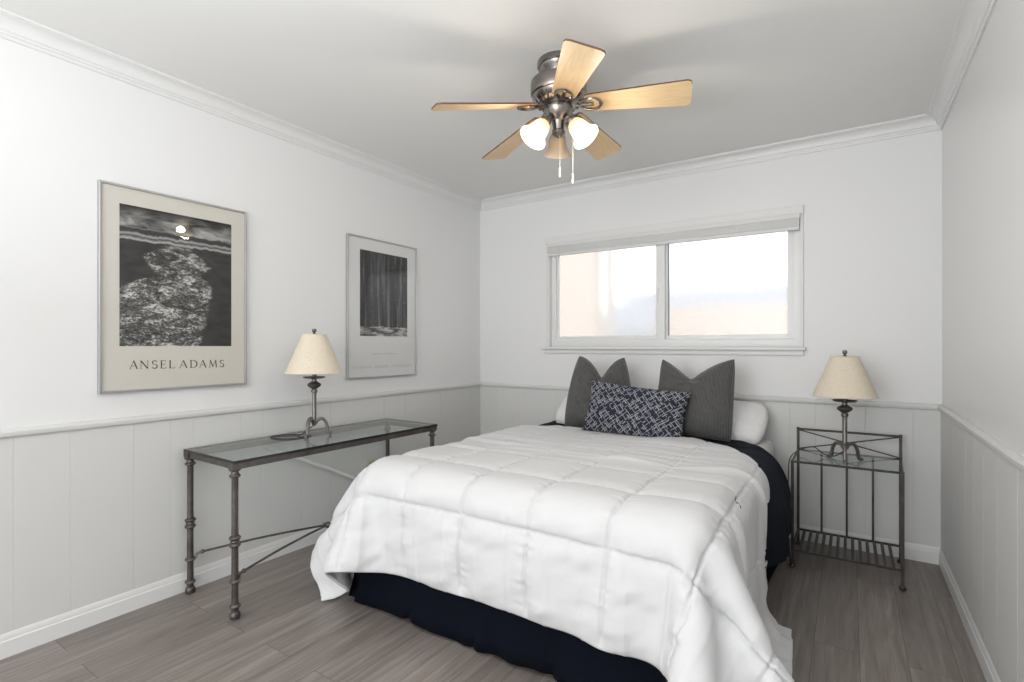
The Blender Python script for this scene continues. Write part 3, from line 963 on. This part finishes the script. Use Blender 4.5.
# skirt: curtain round three sides with soft pleats
path = []
r = 0.05
def seg(p, q, n):
    for i in range(n):
        t_ = i / n
        path.append(((p[0] + (q[0] - p[0]) * t_), (p[1] + (q[1] - p[1]) * t_)))
QX0, QX1, QY = BX0 - 0.015, BX1 + 0.0, BY0 - 0.004
seg((QX0, BY1 - 0.02), (QX0, QY + r), 60)
for i in range(8):
    a = PI + (PI / 2) * i / 8
    path.append((QX0 + r + r * math.cos(a), QY + r + r * math.sin(a)))
seg((QX0 + r, QY), (QX1 - r, QY), 90)
for i in range(8):
    a = 1.5 * PI + (PI / 2) * i / 8
    path.append((QX1 - r + r * math.cos(a), QY + r + r * math.sin(a)))
seg((QX1, QY + r), (QX1, BY1 - 0.02), 60)
vs, fs = [], []
nz_ = 8
for i, (x, y) in enumerate(path):
    cx_, cy_ = max(BX0 + .15, min(BX1 - .15, x)), max(BY0 + .15, y)
    d = Vector((x - cx_, y - cy_, 0)); d.normalize()
    fold = 0.5 + 0.5 * math.sin(i * 0.37 + math.sin(i * 0.11) * 2)
    pleat = math.exp(-((i % 21) - 3) ** 2 / 1.2)
    for k in range(nz_ + 1):
        t_ = k / nz_
        z = 0.40 * (1 - t_) + (0.012 + 0.012 * math.sin(i * 0.09) ** 2) * t_
        off = t_ ** 2 * (0.022 + 0.018 * fold) - 0.02 * pleat * t_ ** 2 + (0.030 if y > QY + 0.02 and x < 1 else 0) * t_ ** 2
        vs.append((x + d.x * off, y + d.y * off, z))
for i in range(len(path) - 1):
    for k in range(nz_):
        a = i * (nz_ + 1) + k
        fs.append((a, a + nz_ + 1, a + nz_ + 2, a + 1))
b = MB(); b.add(vs, fs)
o = bput(b, 'bed_skirt', M['skirt'], smooth=True, ang=180)
sm = o.modifiers.new('solid', 'SOLIDIFY'); sm.thickness = 0.004
o['label'] = 'navy bed skirt hanging to the floor'


# ---- cloth drape solved with position based dynamics over the bed block
def sdf_push(P, off, top, x0, x1, yf, rad, fric):
    """push points out of a rounded bed block; returns new points and touched mask"""
    cx = (x0 + x1) / 2; hxw = (x1 - x0) / 2 - rad
    cy = (yf + 1.0) / 2; hyw = (1.0 - yf) / 2 - rad
    cz = top / 2 - 0.2; hz_ = top / 2 + 0.2 - rad
    q = P - np.array([cx, cy, cz])
    hv = np.array([hxw, hyw, hz_])
    a = np.abs(q) - hv
    m_ = np.maximum(a, 0)
    ln = np.linalg.norm(m_, axis=1)
    inner = np.minimum(a.max(axis=1), 0)
    d = ln + inner - rad - off
    g_ = np.where(ln[:, None] > 1e-9, m_ / np.maximum(ln[:, None], 1e-9), 0)
    ins = ln <= 1e-9
    if ins.any():
        ax = a[ins].argmax(axis=1)
        gi = np.zeros((ins.sum(), 3)); gi[np.arange(len(ax)), ax] = 1
        g_[ins] = gi
    g_ = g_ * np.sign(q + 1e-12)
    hit = d < 0
    P2 = P.copy()
    P2[hit] -= g_[hit] * d[hit, None]
    return P2, hit, g_


def drape(S0, S1, T0, T1, nx, ny, ztop, off, top, steps, yhead, stiff=0.25, floor=0.012, seed=1, head=None):
    rng = np.random.RandomState(seed)
    s = np.linspace(S0, S1, nx); t_ = np.linspace(T0, T1, ny)
    SS, TT = np.meshgrid(s, t_, indexing='ij')
    if head is not None:      # slanting head edge: each column starts at its own distance
        h0 = np.interp(s, head[0], head[1])[:, None]
        TT = h0 + (T1 - h0) * TT / T1
    P = np.stack([1.58 + SS, yhead - TT, np.full_like(SS, ztop)], -1)
    P[..., 2] += rng.uniform(-1, 1, SS.shape) * 0.004
    Vv = np.zeros_like(P)
    R0 = P.copy(); R0[..., 2] = 0
    dt = 1 / 50
    rest = {}
    def cons(P, A, B, k):
        pa, pb = P[A], P[B]
        d = pb - pa
        ln = np.sqrt((d * d).sum(-1, keepdims=True)) + 1e-9
        rk = (str(A), str(B))
        if rk not in rest:
            rest[rk] = np.sqrt(((R0[B] - R0[A]) ** 2).sum(-1, keepdims=True))
        L0 = rest[rk]
        c = d * ((ln - L0) / ln) * 0.5 * k
        P[A] = pa + c; P[B] = pb - c
    sl = slice
    for it in range(steps):
        old = P.copy()
        Vv[..., 2] -= 0.8 * dt
        Vv *= 0.965
        P = P + Vv * dt
        for k in range(16):
            for o_ in (0, 1):
                n = (nx - o_) // 2 * 2
                cons(P, (sl(o_, o_ + n - 1, 2), sl(None)), (sl(o_ + 1, o_ + n, 2), sl(None)), 1)
                n = (ny - o_) // 2 * 2
                cons(P, (sl(None), sl(o_, o_ + n - 1, 2)), (sl(None), sl(o_ + 1, o_ + n, 2)), 1)
            for o_ in (0, 1):
                n = (nx - o_) // 2 * 2
                cons(P, (sl(o_, o_ + n - 1, 2), sl(0, -1)), (sl(o_ + 1, o_ + n, 2), sl(1, None)), 0.35)
                cons(P, (sl(o_, o_ + n - 1, 2), sl(1, None)), (sl(o_ + 1, o_ + n, 2), sl(0, -1)), 0.35)
            if k % 2 == 0:
                for h in (2, 4):
                    for o_ in range(0, 2 * h):
                        i0 = np.arange(o_, nx - h, 2 * h)
                        if len(i0): cons(P, (i0, sl(None)), (i0 + h, sl(None)), stiff * 0.6)
                        i0 = np.arange(o_, ny - h, 2 * h)
                        if len(i0): cons(P, (sl(None), i0), (sl(None), i0 + h), stiff * 0.6)
            if k % 3 == 2 or k == 15:
                F = P.reshape(-1, 3)
                F2, hit, g_ = sdf_push(F, off, top, BX0, BX1, BY0, 0.09, 0)
                fl = F2[:, 2] < floor
                F2[fl, 2] = floor
                P = F2.reshape(P.shape)
        F = P.reshape(-1, 3); O = old.reshape(-1, 3)
        F2, hit, g_ = sdf_push(F, off + 0.002, top, BX0, BX1, BY0, 0.09, 0)
        mv = F - O
        tang = mv - g_ * (mv * g_).sum(1, keepdims=True)
        up = (g_[:, 2] > 0.6) & hit
        F[up] -= tang[up] * 0.9
        side = hit & ~up
        F[side] -= tang[side] * 0.35
        fl = F[:, 2] < floor + 0.002
        F[fl, :2] -= mv[fl, :2] * 0.8
        P = F.reshape(P.shape)
        Vv = (P - old) / dt
    return SS, TT, P


def cubic_up(A, f):
    """Catmull-Rom upsample of grid A (n,m,c) by factor f along both axes"""
    def up(A):
        n = A.shape[0]
        x = np.arange((n - 1) * f + 1) / f
        i = np.minimum(x.astype(int), n - 2); t_ = (x - i)[:, None, None]
        g = lambda k: A[np.clip(i + k, 0, n - 1)]
        a, b_, c, d = g(-1), g(0), g(1), g(2)
        return 0.5 * (2 * b_ + (c - a) * t_ + (2 * a - 5 * b_ + 4 * c - d) * t_ ** 2 + (3 * b_ - a - 3 * c + d) * t_ ** 3)
    A = up(A)
    return up(A.transpose(1, 0, 2)).transpose(1, 0, 2)


def vnoise(x, y, seed):
    rng = np.random.RandomState(seed)
    R = rng.rand(256, 256)
    xi = np.floor(x).astype(int); yi = np.floor(y).astype(int)
    u = x - xi; v_ = y - yi
    u = u * u * (3 - 2 * u); v_ = v_ * v_ * (3 - 2 * v_)
    g = lambda a, c: R[(xi + a) % 256, (yi + c) % 256]
    return ((g(0, 0) * (1 - u) + g(1, 0) * u) * (1 - v_) + (g(0, 1) * (1 - u) + g(1, 1) * u) * v_) * 2 - 1


def normals(P):
    du = np.gradient(P, axis=0); dv = np.gradient(P, axis=1)
    n = np.cross(du, dv)
    n /= np.linalg.norm(n, axis=-1, keepdims=True) + 1e-9
    return n


def grid_mesh(name, P):
    n, m_, _ = P.shape
    idx = np.arange(n * m_).reshape(n, m_)
    F = np.stack([idx[:-1, :-1], idx[1:, :-1], idx[1:, 1:], idx[:-1, 1:]], -1).reshape(-1, 4)
    me = bpy.data.meshes.new(name)
    me.from_pydata(P.reshape(-1, 3).tolist(), [], F.tolist())
    me.update()
    return me


def smoothstep(a, b_, x):
    t_ = np.clip((x - a) / (b_ - a), 0, 1)
    return t_ * t_ * (3 - 2 * t_)


# comforter --------------------------------------------------------
TL = 1.865
CS0, CS1 = -1.22, 1.42
HEAD = ([-1.3, -0.75, -0.5, 0.40, 0.60, 0.71, 0.90, 1.42], [0.22, 0.16, 0.02, 0.0, 0.18, 0.36, 0.50, 0.68])
SS, TT, P = drape(CS0, CS1, 0.0, TL, 103, 66, 0.72, 0.042, 0.605, 300, -0.55, stiff=0.085, seed=3, head=HEAD)
for _ in range(2):
    Q = np.pad(P, ((1, 1), (1, 1), (0, 0)), mode='edge')
    sm_ = (Q[2:, 1:-1] + Q[:-2, 1:-1] + Q[1:-1, 2:] + Q[1:-1, :-2]) / 4
    P[1:-1, 1:-1] = P[1:-1, 1:-1] * 0.5 + sm_[1:-1, 1:-1] * 0.5
    P[1:-1, -1] = P[1:-1, -1] * 0.4 + (P[2:, -1] + P[:-2, -1]) * 0.3
UP = 4
G = cubic_up(np.concatenate([P, SS[..., None], TT[..., None]], -1), UP)
P, s, t_ = G[..., :3], G[..., 3], G[..., 4]
nn = normals(P)
if nn[nn.shape[0] // 2, nn.shape[1] // 2, 2] < 0:
    nn = -nn
# quilt panels
ps = (s - 0.1525) / 0.305
pt = (TL - t_) / 0.315
fs_ = np.abs(ps - np.round(ps)); ft_ = np.abs(pt - np.round(pt))
puff = (np.minimum(fs_ * 2 * 2.2, 1) ** 0.55) * (np.minimum(ft_ * 2 * 2.2, 1) ** 0.55)
puff = smoothstep(0, 1, puff ** 0.8)
groove = np.exp(-(fs_ * 0.305 / 0.005) ** 2) + np.exp(-(ft_ * 0.315 / 0.005) ** 2)
ridge_seam = np.exp(-((fs_ * 0.305 - 0.011) / 0.005) ** 2) * 0.5
# puckers running away from the seams
near_s = np.exp(-(fs_ * 0.305 / 0.035) ** 2); near_t = np.exp(-(ft_ * 0.315 / 0.035) ** 2)
puck = near_s * vnoise(s * 9, t_ * 62, 11) * 0.0030 + near_t * vnoise(s * 62, t_ * 9, 12) * 0.0022
front = smoothstep(TL - 0.42, TL - 0.30, t_)         # hanging front strip
sideR = smoothstep(0.66, 0.85, s); sideL = smoothstep(0.66, 0.85, -s)
topm = (1 - front) * (1 - sideR) * (1 - sideL)
front = smoothstep(TL - 0.42, TL - 0.30, t_)
hemfade = smoothstep(0.0, 0.05, TL - t_)
disp = (puff * (0.012 + 0.006 * smoothstep(TL - 0.9, TL - 0.5, t_)) - groove * (0.0065 + 0.0045 * front) * hemfade) * (0.35 + 0.65 * smoothstep(TL - 1.15, TL - 0.85, t_)) + ridge_seam * 0.004 * hemfade + puck * hemfade * 1.5
disp += topm * (vnoise(s * 1.6 + 3, t_ * 17, 5) * 0.0045 * smoothstep(TL - 0.75, TL - 0.95, t_) + vnoise(s * 3, t_ * 34 + s * 3, 6) * 0.002 * smoothstep(TL - 0.75, TL - 0.95, t_))
disp += front * (vnoise(s * 6 + 7 * t_, t_ * 11, 7) * 0.006 + vnoise(s * 13, t_ * 26 + s * 9, 8) * 0.0045 + np.exp(-(((s * 3.28 * 2) % 1 - 0.5) / 0.05) ** 2) * 0.003)
# long soft folds down the sides
dropR = np.clip(s - 0.70, 0, None); dropL = np.clip(-s - 0.70, 0, None)
sw = vnoise(t_ * 9.5 - dropR * 2.6, dropR * 1.2, 21)
sw2 = vnoise(t_ * 17.0 - dropR * 3.2, dropR * 1.5 + 9, 22)
disp += np.minimum(dropR / 0.35, 1) * (sw * 0.026 + sw2 * 0.011)
disp += np.minimum(dropL / 0.35, 1) * (vnoise(t_ * 7 + 4, dropL, 23) * 0.016)
# rumpled ridge near the pillows
rl = 0.70 + 0.05 * np.sin(s * 2.1 + 1.0) + 0.02 * vnoise(s * 3, s * 0, 31) - 0.06 * smoothstep(0.4, 0.9, s)
disp += (np.exp(-((t_ - rl) / 0.022) ** 2) * 0.014 + smoothstep(0.03, -0.03, t_ - rl) * 0.008) * (0.6 + 0.4 * vnoise(s * 4 + 11, s * 0 + 2, 32))
hemroll = np.exp(-((TL - t_) / 0.012) ** 2) * 0.004
disp += vnoise(s * 4, t_ * 4, 33) * 0.004
P2 = P + nn * disp[..., None]
P2[..., 2] = np.maximum(P2[..., 2], 0.012)
me = grid_mesh('comforter', P2)
cf = link('comforter', me, M['comforter'], smooth=True)
sm = cf.modifiers.new('solid', 'SOLIDIFY'); sm.thickness = 0.016; sm.offset = -1
if me.polygons[len(me.polygons) // 2].normal.z < 0:
    me.flip_normals()
ii = np.argmin(np.abs(s[:, 0] - 0.755))
for k in range(3):
    jj = np.argmin(np.abs(t_[ii + k * 2] - (0.965 + 0.022 * k)))
    p0 = P2[ii + k * 2, jj] + nn[ii + k * 2, jj] * 0.001; p1 = P2[ii + k * 2 + 1, jj + 2] + nn[ii + k * 2, jj] * 0.001
    b = MB(); b.tube([tuple(p0), tuple(p1)], 0.0022, 6)
    o = b.build('loose_stitch', M['black'], cf, smooth=True)
    o['label'] = 'dark stitch mark'
tag(cf, 'white quilted comforter spread over the bed and draping down to the floor', 'comforter')

# navy blanket between the sheet and the comforter -----------------
SSb, TTb, Pb = drape(-1.10, 1.13, 0.0, 1.30, 84, 48, 0.66, 0.012, 0.605, 200, -0.20, seed=8, head=([0.45, 0.73, 0.9, 1.2], [0.0, 0.26, 0.33, 0.38]))
G = cubic_up(np.concatenate([Pb, SSb[..., None], TTb[..., None]], -1), 3)
Pb, s, t_ = G[..., :3], G[..., 3], G[..., 4]
nn = normals(Pb)
if nn[nn.shape[0] // 2, nn.shape[1] // 2, 2] < 0:
    nn = -nn
dropR = np.clip(np.abs(s) - 0.72, 0, None)
d_ = vnoise(s * 3 + 1, t_ * 12 + s * 4, 41) * 0.004 + np.minimum(dropR / 0.3, 1) * np.abs(vnoise(t_ * 14, dropR * 2, 42)) * 0.010 + 0.002
d_ += np.exp(-(t_ / 0.03) ** 2) * 0.006
d_ += smoothstep(0.72, 0.95, s) * smoothstep(1.05, 0.75, t_) * (0.085 + 0.02 * vnoise(t_ * 7, s * 3, 44))
Pb = Pb + nn * d_[..., None]
me = grid_mesh('blanket', Pb)
bk = link('blanket', me, M['navy'], smooth=True)
sm = bk.modifiers.new('solid', 'SOLIDIFY'); sm.thickness = 0.006; sm.offset = -1
tag(bk, 'navy blanket showing beside the pillows and hanging past the comforter on the right', 'blanket')


# ------------------------------------------------------------------ pillows
def pillow(name, label, cat, mat, w, h, th, loc, rot, chop=0.0, chopx=0.0, pinch=0.0, cw=0.30, pull=0.07, seed=1, group=None, sag=0.0, base_wide=0.0, rnd=0.03):
    n = 44
    u = np.linspace(-1, 1, n)
    Ug, Vg = np.meshgrid(u, u, indexing='ij')
    def surf(sg):
        U_, V_ = Ug, Vg
        x = w / 2 * U_ * (1 - pull * (1 - V_ ** 2) * np.abs(U_)) 
        z = h / 2 * V_ * (1 - pull * (1 - U_ ** 2) * np.abs(V_))
        vt = (V_ + 1) / 2
        cr = rnd * np.clip((np.abs(U_) ** 3) * (np.abs(V_) ** 3), 0, 1)
        x = x * (1 - cr); z = z * (1 - cr)
        x = x + np.sign(U_) * w * 0.022 * (1 - V_ ** 2) * np.abs(U_) * (1 if chop > 0 else 0)
        t0 = ((1 - U_ ** 2) * (1 - V_ ** 2)) ** 0.42
        d = th / 2 * t0
        # chopped dip in the top edge
        pr_ = np.exp(-((np.abs(U_ - chopx) / cw) ** 1.35))
        z = z - chop * pr_ * vt ** 2.2
        d = d * (1 - 0.45 * np.exp(-((U_ - chopx) / 0.22) ** 2) * smoothstep(0.35, 1.0, vt) * (1 if chop > 0 else 0))
        x = x * (1 - pinch * vt ** 2) * (1 + base_wide * (1 - vt) ** 2)
        # seat spreading where it rests
        d = d * (1 + 0.18 * np.clip(-V_, 0, 1))
        z = z - sag * (U_ ** 2) * (1 - vt) 
        wr_ = vnoise(U_ * 2.2 + 5, V_ * 2.6 + sg, seed) * 0.010 + vnoise(U_ * 6, V_ * 6 + 3 * sg, seed + 1) * 0.004
        # creases running from the chop
        if chop > 0:
            ang = np.arctan2(V_ - 0.75, U_ - chopx)
            wr_ = wr_ + np.sin(ang * 9 + seed) * 0.007 * np.exp(-((U_ - chopx) ** 2 + (V_ - 0.75) ** 2) / 0.25)
        cr_ = np.sin(np.arctan2(np.abs(V_) - 1.02, np.abs(U_) - 1.02) * 11) * 0.004 * np.exp(-((np.abs(V_) - 1) ** 2 + (np.abs(U_) - 1) ** 2) / 0.10)
        y = sg * (d + (wr_ + cr_) * np.minimum(t0 * 1.6, 1))
        return np.stack([x, y, z], -1)
    A, B = surf(-1), surf(1)
    vs, fs = [], []
    idx = {}
    def vid(sg, i, j):
        edge = i in (0, n - 1) or j in (0, n - 1)
        key = (0 if edge else sg, i, j)
        if key not in idx:
            idx[key] = len(vs)
            vs.append(tuple((A if sg < 0 else B)[i, j]))
        return idx[key]
    for sg in (-1, 1):
        for i in range(n - 1):
            for j in range(n - 1):
                q = (vid(sg, i, j), vid(sg, i + 1, j), vid(sg, i + 1, j + 1), vid(sg, i, j + 1))
                fs.append(q if sg < 0 else q[::-1])
    me = bpy.data.meshes.new(name)
    me.from_pydata(vs, [], fs); me.update()
    o = link(name, me, mat, smooth=True)
    o.location = loc
    o.rotation_euler = rot
    sb = o.modifiers.new('sub', 'SUBSURF'); sb.levels = 1; sb.render_levels = 1
    return tag(o, label, cat, group)

R = math.radians
pillow('pillow', 'white bed pillow half hidden behind the left grey cushion', 'pillow', M['pillow_white'], 0.68, 0.35, 0.17, (1.21, -0.165, 0.715), (R(-52), 0, R(2)), seed=51, group='white bed pillows', pull=0.0, rnd=0.13)
pillow('pillow', 'white bed pillow showing at the right of the right grey cushion', 'pillow', M['pillow_white'], 0.68, 0.35, 0.17, (1.955, -0.165, 0.715), (R(-52), 0, R(-3)), seed=55, group='white bed pillows', pull=0.0, rnd=0.13)
pillow('throw_cushion', 'narrow charcoal cushion with a deep dent between two peaks, left behind the patterned cushion', 'cushion', M['grey_cloth'],
       0.49, 0.54, 0.21, (1.278, -0.35, 0.870), (R(-10), R(1), R(12)), chop=0.15, chopx=0.05, pinch=0.33, cw=0.42, seed=61, group='charcoal cushions', rnd=0.05)
pillow('throw_cushion', 'wide charcoal cushion with a shallow dented top, right of the patterned cushion', 'cushion', M['grey_cloth'],
       0.475, 0.54, 0.21, (1.905, -0.35, 0.880), (R(-10), R(1), R(-3)), chop=0.15, chopx=-0.12, pinch=0.02, cw=0.62, seed=66, group='charcoal cushions', rnd=0.05)
pillow('lumbar_cushion', 'navy oblong cushion with white brushed lattice pattern in front of the charcoal cushions', 'cushion', M['lattice'],
       0.66, 0.345, 0.16, (1.598, -0.56, 0.782), (R(-18), R(5), R(4)), seed=71, pull=0.10)

# ------------------------------------------------------------------ ceiling fan
FX, FY_ = 1.630, -1.608
fan = thing('ceiling_fan', 'nickel ceiling fan with five maple blades and three opal glass lights', 'ceiling fan', (FX, FY_, H))
def fput(b_, name, mat, parent=fan, **k):
    k.setdefault('smooth', True)
    b_.v = [(x, y, z - H) for x, y, z in b_.v]
    return b_.build(name, mat, parent, **k)
b = MB(); b.lathe([(0, H), (0.092, H), (0.094, 2.432), (0.094, 2.418), (0.090, 2.413), (0.086, 2.412), (0.080, 2.400), (0.066, 2.385), (0.060, 2.370), (0, 2.370)], n=40)
fput(b, 'ceiling_canopy', M['nickel'])
b = MB(); b.lathe([(0, 2.372), (0.074, 2.372), (0.078, 2.366), (0.110, 2.360), (0.121, 2.350), (0.123, 2.340), (0.123, 2.300), (0.120, 2.292), (0.115, 2.289), (0.117, 2.284), (0.110, 2.268), (0.092, 2.252), (0.074, 2.244), (0, 2.244)], n=48)
fput(b, 'motor_housing', M['nickel'])
b = MB()
for k in range(20):    # vent fins under the motor
    a = 2 * PI * k / 20
    b.tube([(0.112 * math.cos(a), 0.112 * math.sin(a), 2.276), (0.092 * math.cos(a), 0.092 * math.sin(a), 2.250)], 0.0045, 6)
fput(b, 'vent_ring', M['nickel_dark'])
b = MB(); b.lathe([(0, 2.244), (0.060, 2.244), (0.064, 2.236), (0.064, 2.226), (0.060, 2.216), (0.050, 2.196), (0.038, 2.182), (0.030, 2.176), (0.026, 2.160), (0.024, 2.138), (0.029, 2.132), (0.029, 2.122), (0.018, 2.112), (0.006, 2.106), (0, 2.104)], n=32)
fput(b, 'light_fitter', M['nickel'])

PIT, TX, TY = -0.242, 0.036, 0.034
TH0 = -2.2300
tweak = [R(-2.6), R(3.2), R(0.6), R(0.6), R(-3.0)]
drop = [0, 0, R(0.8), R(-1.6), R(-0.8)]
BZ = 2.250
DROOP = math.atan(0.053 / 0.556)
outline = [(0.118, -0.044), (0.134, -0.051), (0.300, -0.061), (0.538, -0.0745), (0.551, -0.068), (0.556, -0.052), (0.556, 0.052), (0.551, 0.068), (0.538, 0.0745), (0.300, 0.061), (0.134, 0.051), (0.118, 0.044)]
for k in range(5):
    a = TH0 + k * 2 * PI / 5 + tweak[k]
    rt = Matrix.Rotation(a, 4, 'Z') @ Matrix.Rotation(PIT, 4, 'X')
    rise = math.atan(TX * math.cos(a) + TY * math.sin(a)) - DROOP + drop[k]
    mt = Matrix.Rotation(a, 4, 'Z') @ Matrix.Rotation(-rise, 4, 'Y') @ Matrix.Rotation(PIT, 4, 'X')
    b = MB()
    n = len(outline)
    zz = 0.0035
    vs = [(x, y, -zz) for x, y in outline] + [(x, y, zz) for x, y in outline]
    b.cur = 0; b.add(vs, [tuple(range(n))[::-1]])
    b.cur = 1; b.add(vs, [tuple(range(n, 2 * n))] + [(i, (i + 1) % n, (i + 1) % n + n, i + n) for i in range(n)])
    o = b.build('blade', [M['blade'], M['blade_edge']], fan)
    o.matrix_local = Matrix.Translation((0, 0, BZ - H)) @ mt
    o['label'] = 'pale maple fan blade'
    # blade iron: arm from the motor, drop, loop plate under the blade root
    b = MB()
    for sgn in (-1, 1):
        pth = smooth_path([(0.060, 0.012 * sgn, 0.006), (0.085, 0.014 * sgn, 0.002), (0.105, 0.018 * sgn, -0.008), (0.125, 0.030 * sgn, -0.010), (0.150, 0.035 * sgn, -0.010), (0.175, 0.024 * sgn, -0.009), (0.190, 0.0, -0.009)], 5)
        b.tube(pth, 0.0058, 8)
    b.tube(smooth_path([(0.10, 0, -0.006), (0.125, 0, -0.009), (0.155, 0, -0.009)], 4), 0.008, 8)
    for (x, y) in ((0.140, 0.032), (0.140, -0.032), (0.184, 0)):
        b.sphere((x, y, -0.010), 0.0075, 8)
    o2 = b.build('blade_iron', M['nickel'], fan, smooth=True)
    o2.matrix_local = Matrix.Translation((0, 0, BZ - H)) @ mt

away = R(121)
for k, az in enumerate((away, away + 2 * PI / 3, away - 2 * PI / 3)):
    tilt = R(38)
    # local frame: shade axis points down and outward
    c_, s_ = math.cos(az), math.sin(az)
    ax = Vector((c_ * math.sin(tilt), s_ * math.sin(tilt), -math.cos(tilt)))
    nk = Vector((c_ * 0.064, s_ * 0.064, 2.168))
    rotm = Vector((0, 0, 1)).rotation_difference(ax).to_matrix()
    b = MB()
    b.tube(smooth_path([(c_ * 0.030, s_ * 0.030, 2.180), (c_ * 0.048, s_ * 0.048, 2.186), tuple(nk)], 4), 0.008, 8)
    b.lathe([(0, -0.006), (0.020, -0.006), (0.0245, 0.0), (0.0245, 0.016), (0.022, 0.020), (0, 0.020)], nk.x, nk.y, nk.z, 20, rotm)
    arm = fput(b, 'lamp_holder', M['nickel'])
    b = MB()
    pr_ = [(0.022, 0.012), (0.029, 0.020), (0.035, 0.034), (0.0375, 0.052), (0.040, 0.070), (0.046, 0.086), (0.055, 0.098), (0.058, 0.102),
           (0.056, 0.101), (0.0435, 0.085), (0.0375, 0.070), (0.035, 0.052), (0.0325, 0.034), (0.0265, 0.021), (0.020, 0.0135)]
    pr_ = [(a_ * 1.08, z_ * 1.08) for a_, z_ in pr_]
    b.lathe(pr_ + [pr_[0]], nk.x, nk.y, nk.z, 32, rotm)
    sh = fput(b, 'glass_shade', M['opal'])
    b = MB()
    b.lathe([(0, 0.020), (0.010, 0.021), (0.011, 0.035), (0.020, 0.048), (0.0235, 0.062), (0.020, 0.075), (0.010, 0.084), (0, 0.086)], nk.x, nk.y, nk.z, 16, rotm)
    lit = k != 0
    fput(b, 'bulb', M['bulb'] if lit else M['bulb_off'])
    if lit:
        p = nk + ax * 0.128
        q = light('fan_light', 'POINT', p, (0, 0, 0), 3.0, (1.0, 0.90, 0.79), shadow_soft_size=0.03)
        q.parent = fan
        q.location = (p.x, p.y, p.z - H)
for (x, y, z0, z1) in ((0.012, -0.010, 1.925, 2.125), (0.055, 0.030, 1.900, 2.20)):
    b = MB()
    b.tube([(x * 0.8, y * 0.8, z1), (x, y, z1 - 0.03), (x, y, z0 + 0.04)], 0.0014, 6)
    pc = fput(b, 'pull_chain', M['chain'])
    b = MB()
    b.lathe([(0, z0), (0.004, z0 + 0.001), (0.0065, z0 + 0.010), (0.0045, z0 + 0.016), (0.004, z0 + 0.034), (0.0060, z0 + 0.040), (0.003, z0 + 0.046), (0, z0 + 0.047)], x, y, 0, 12)
    fput(b, 'chain_fob', M['chain'], pc)
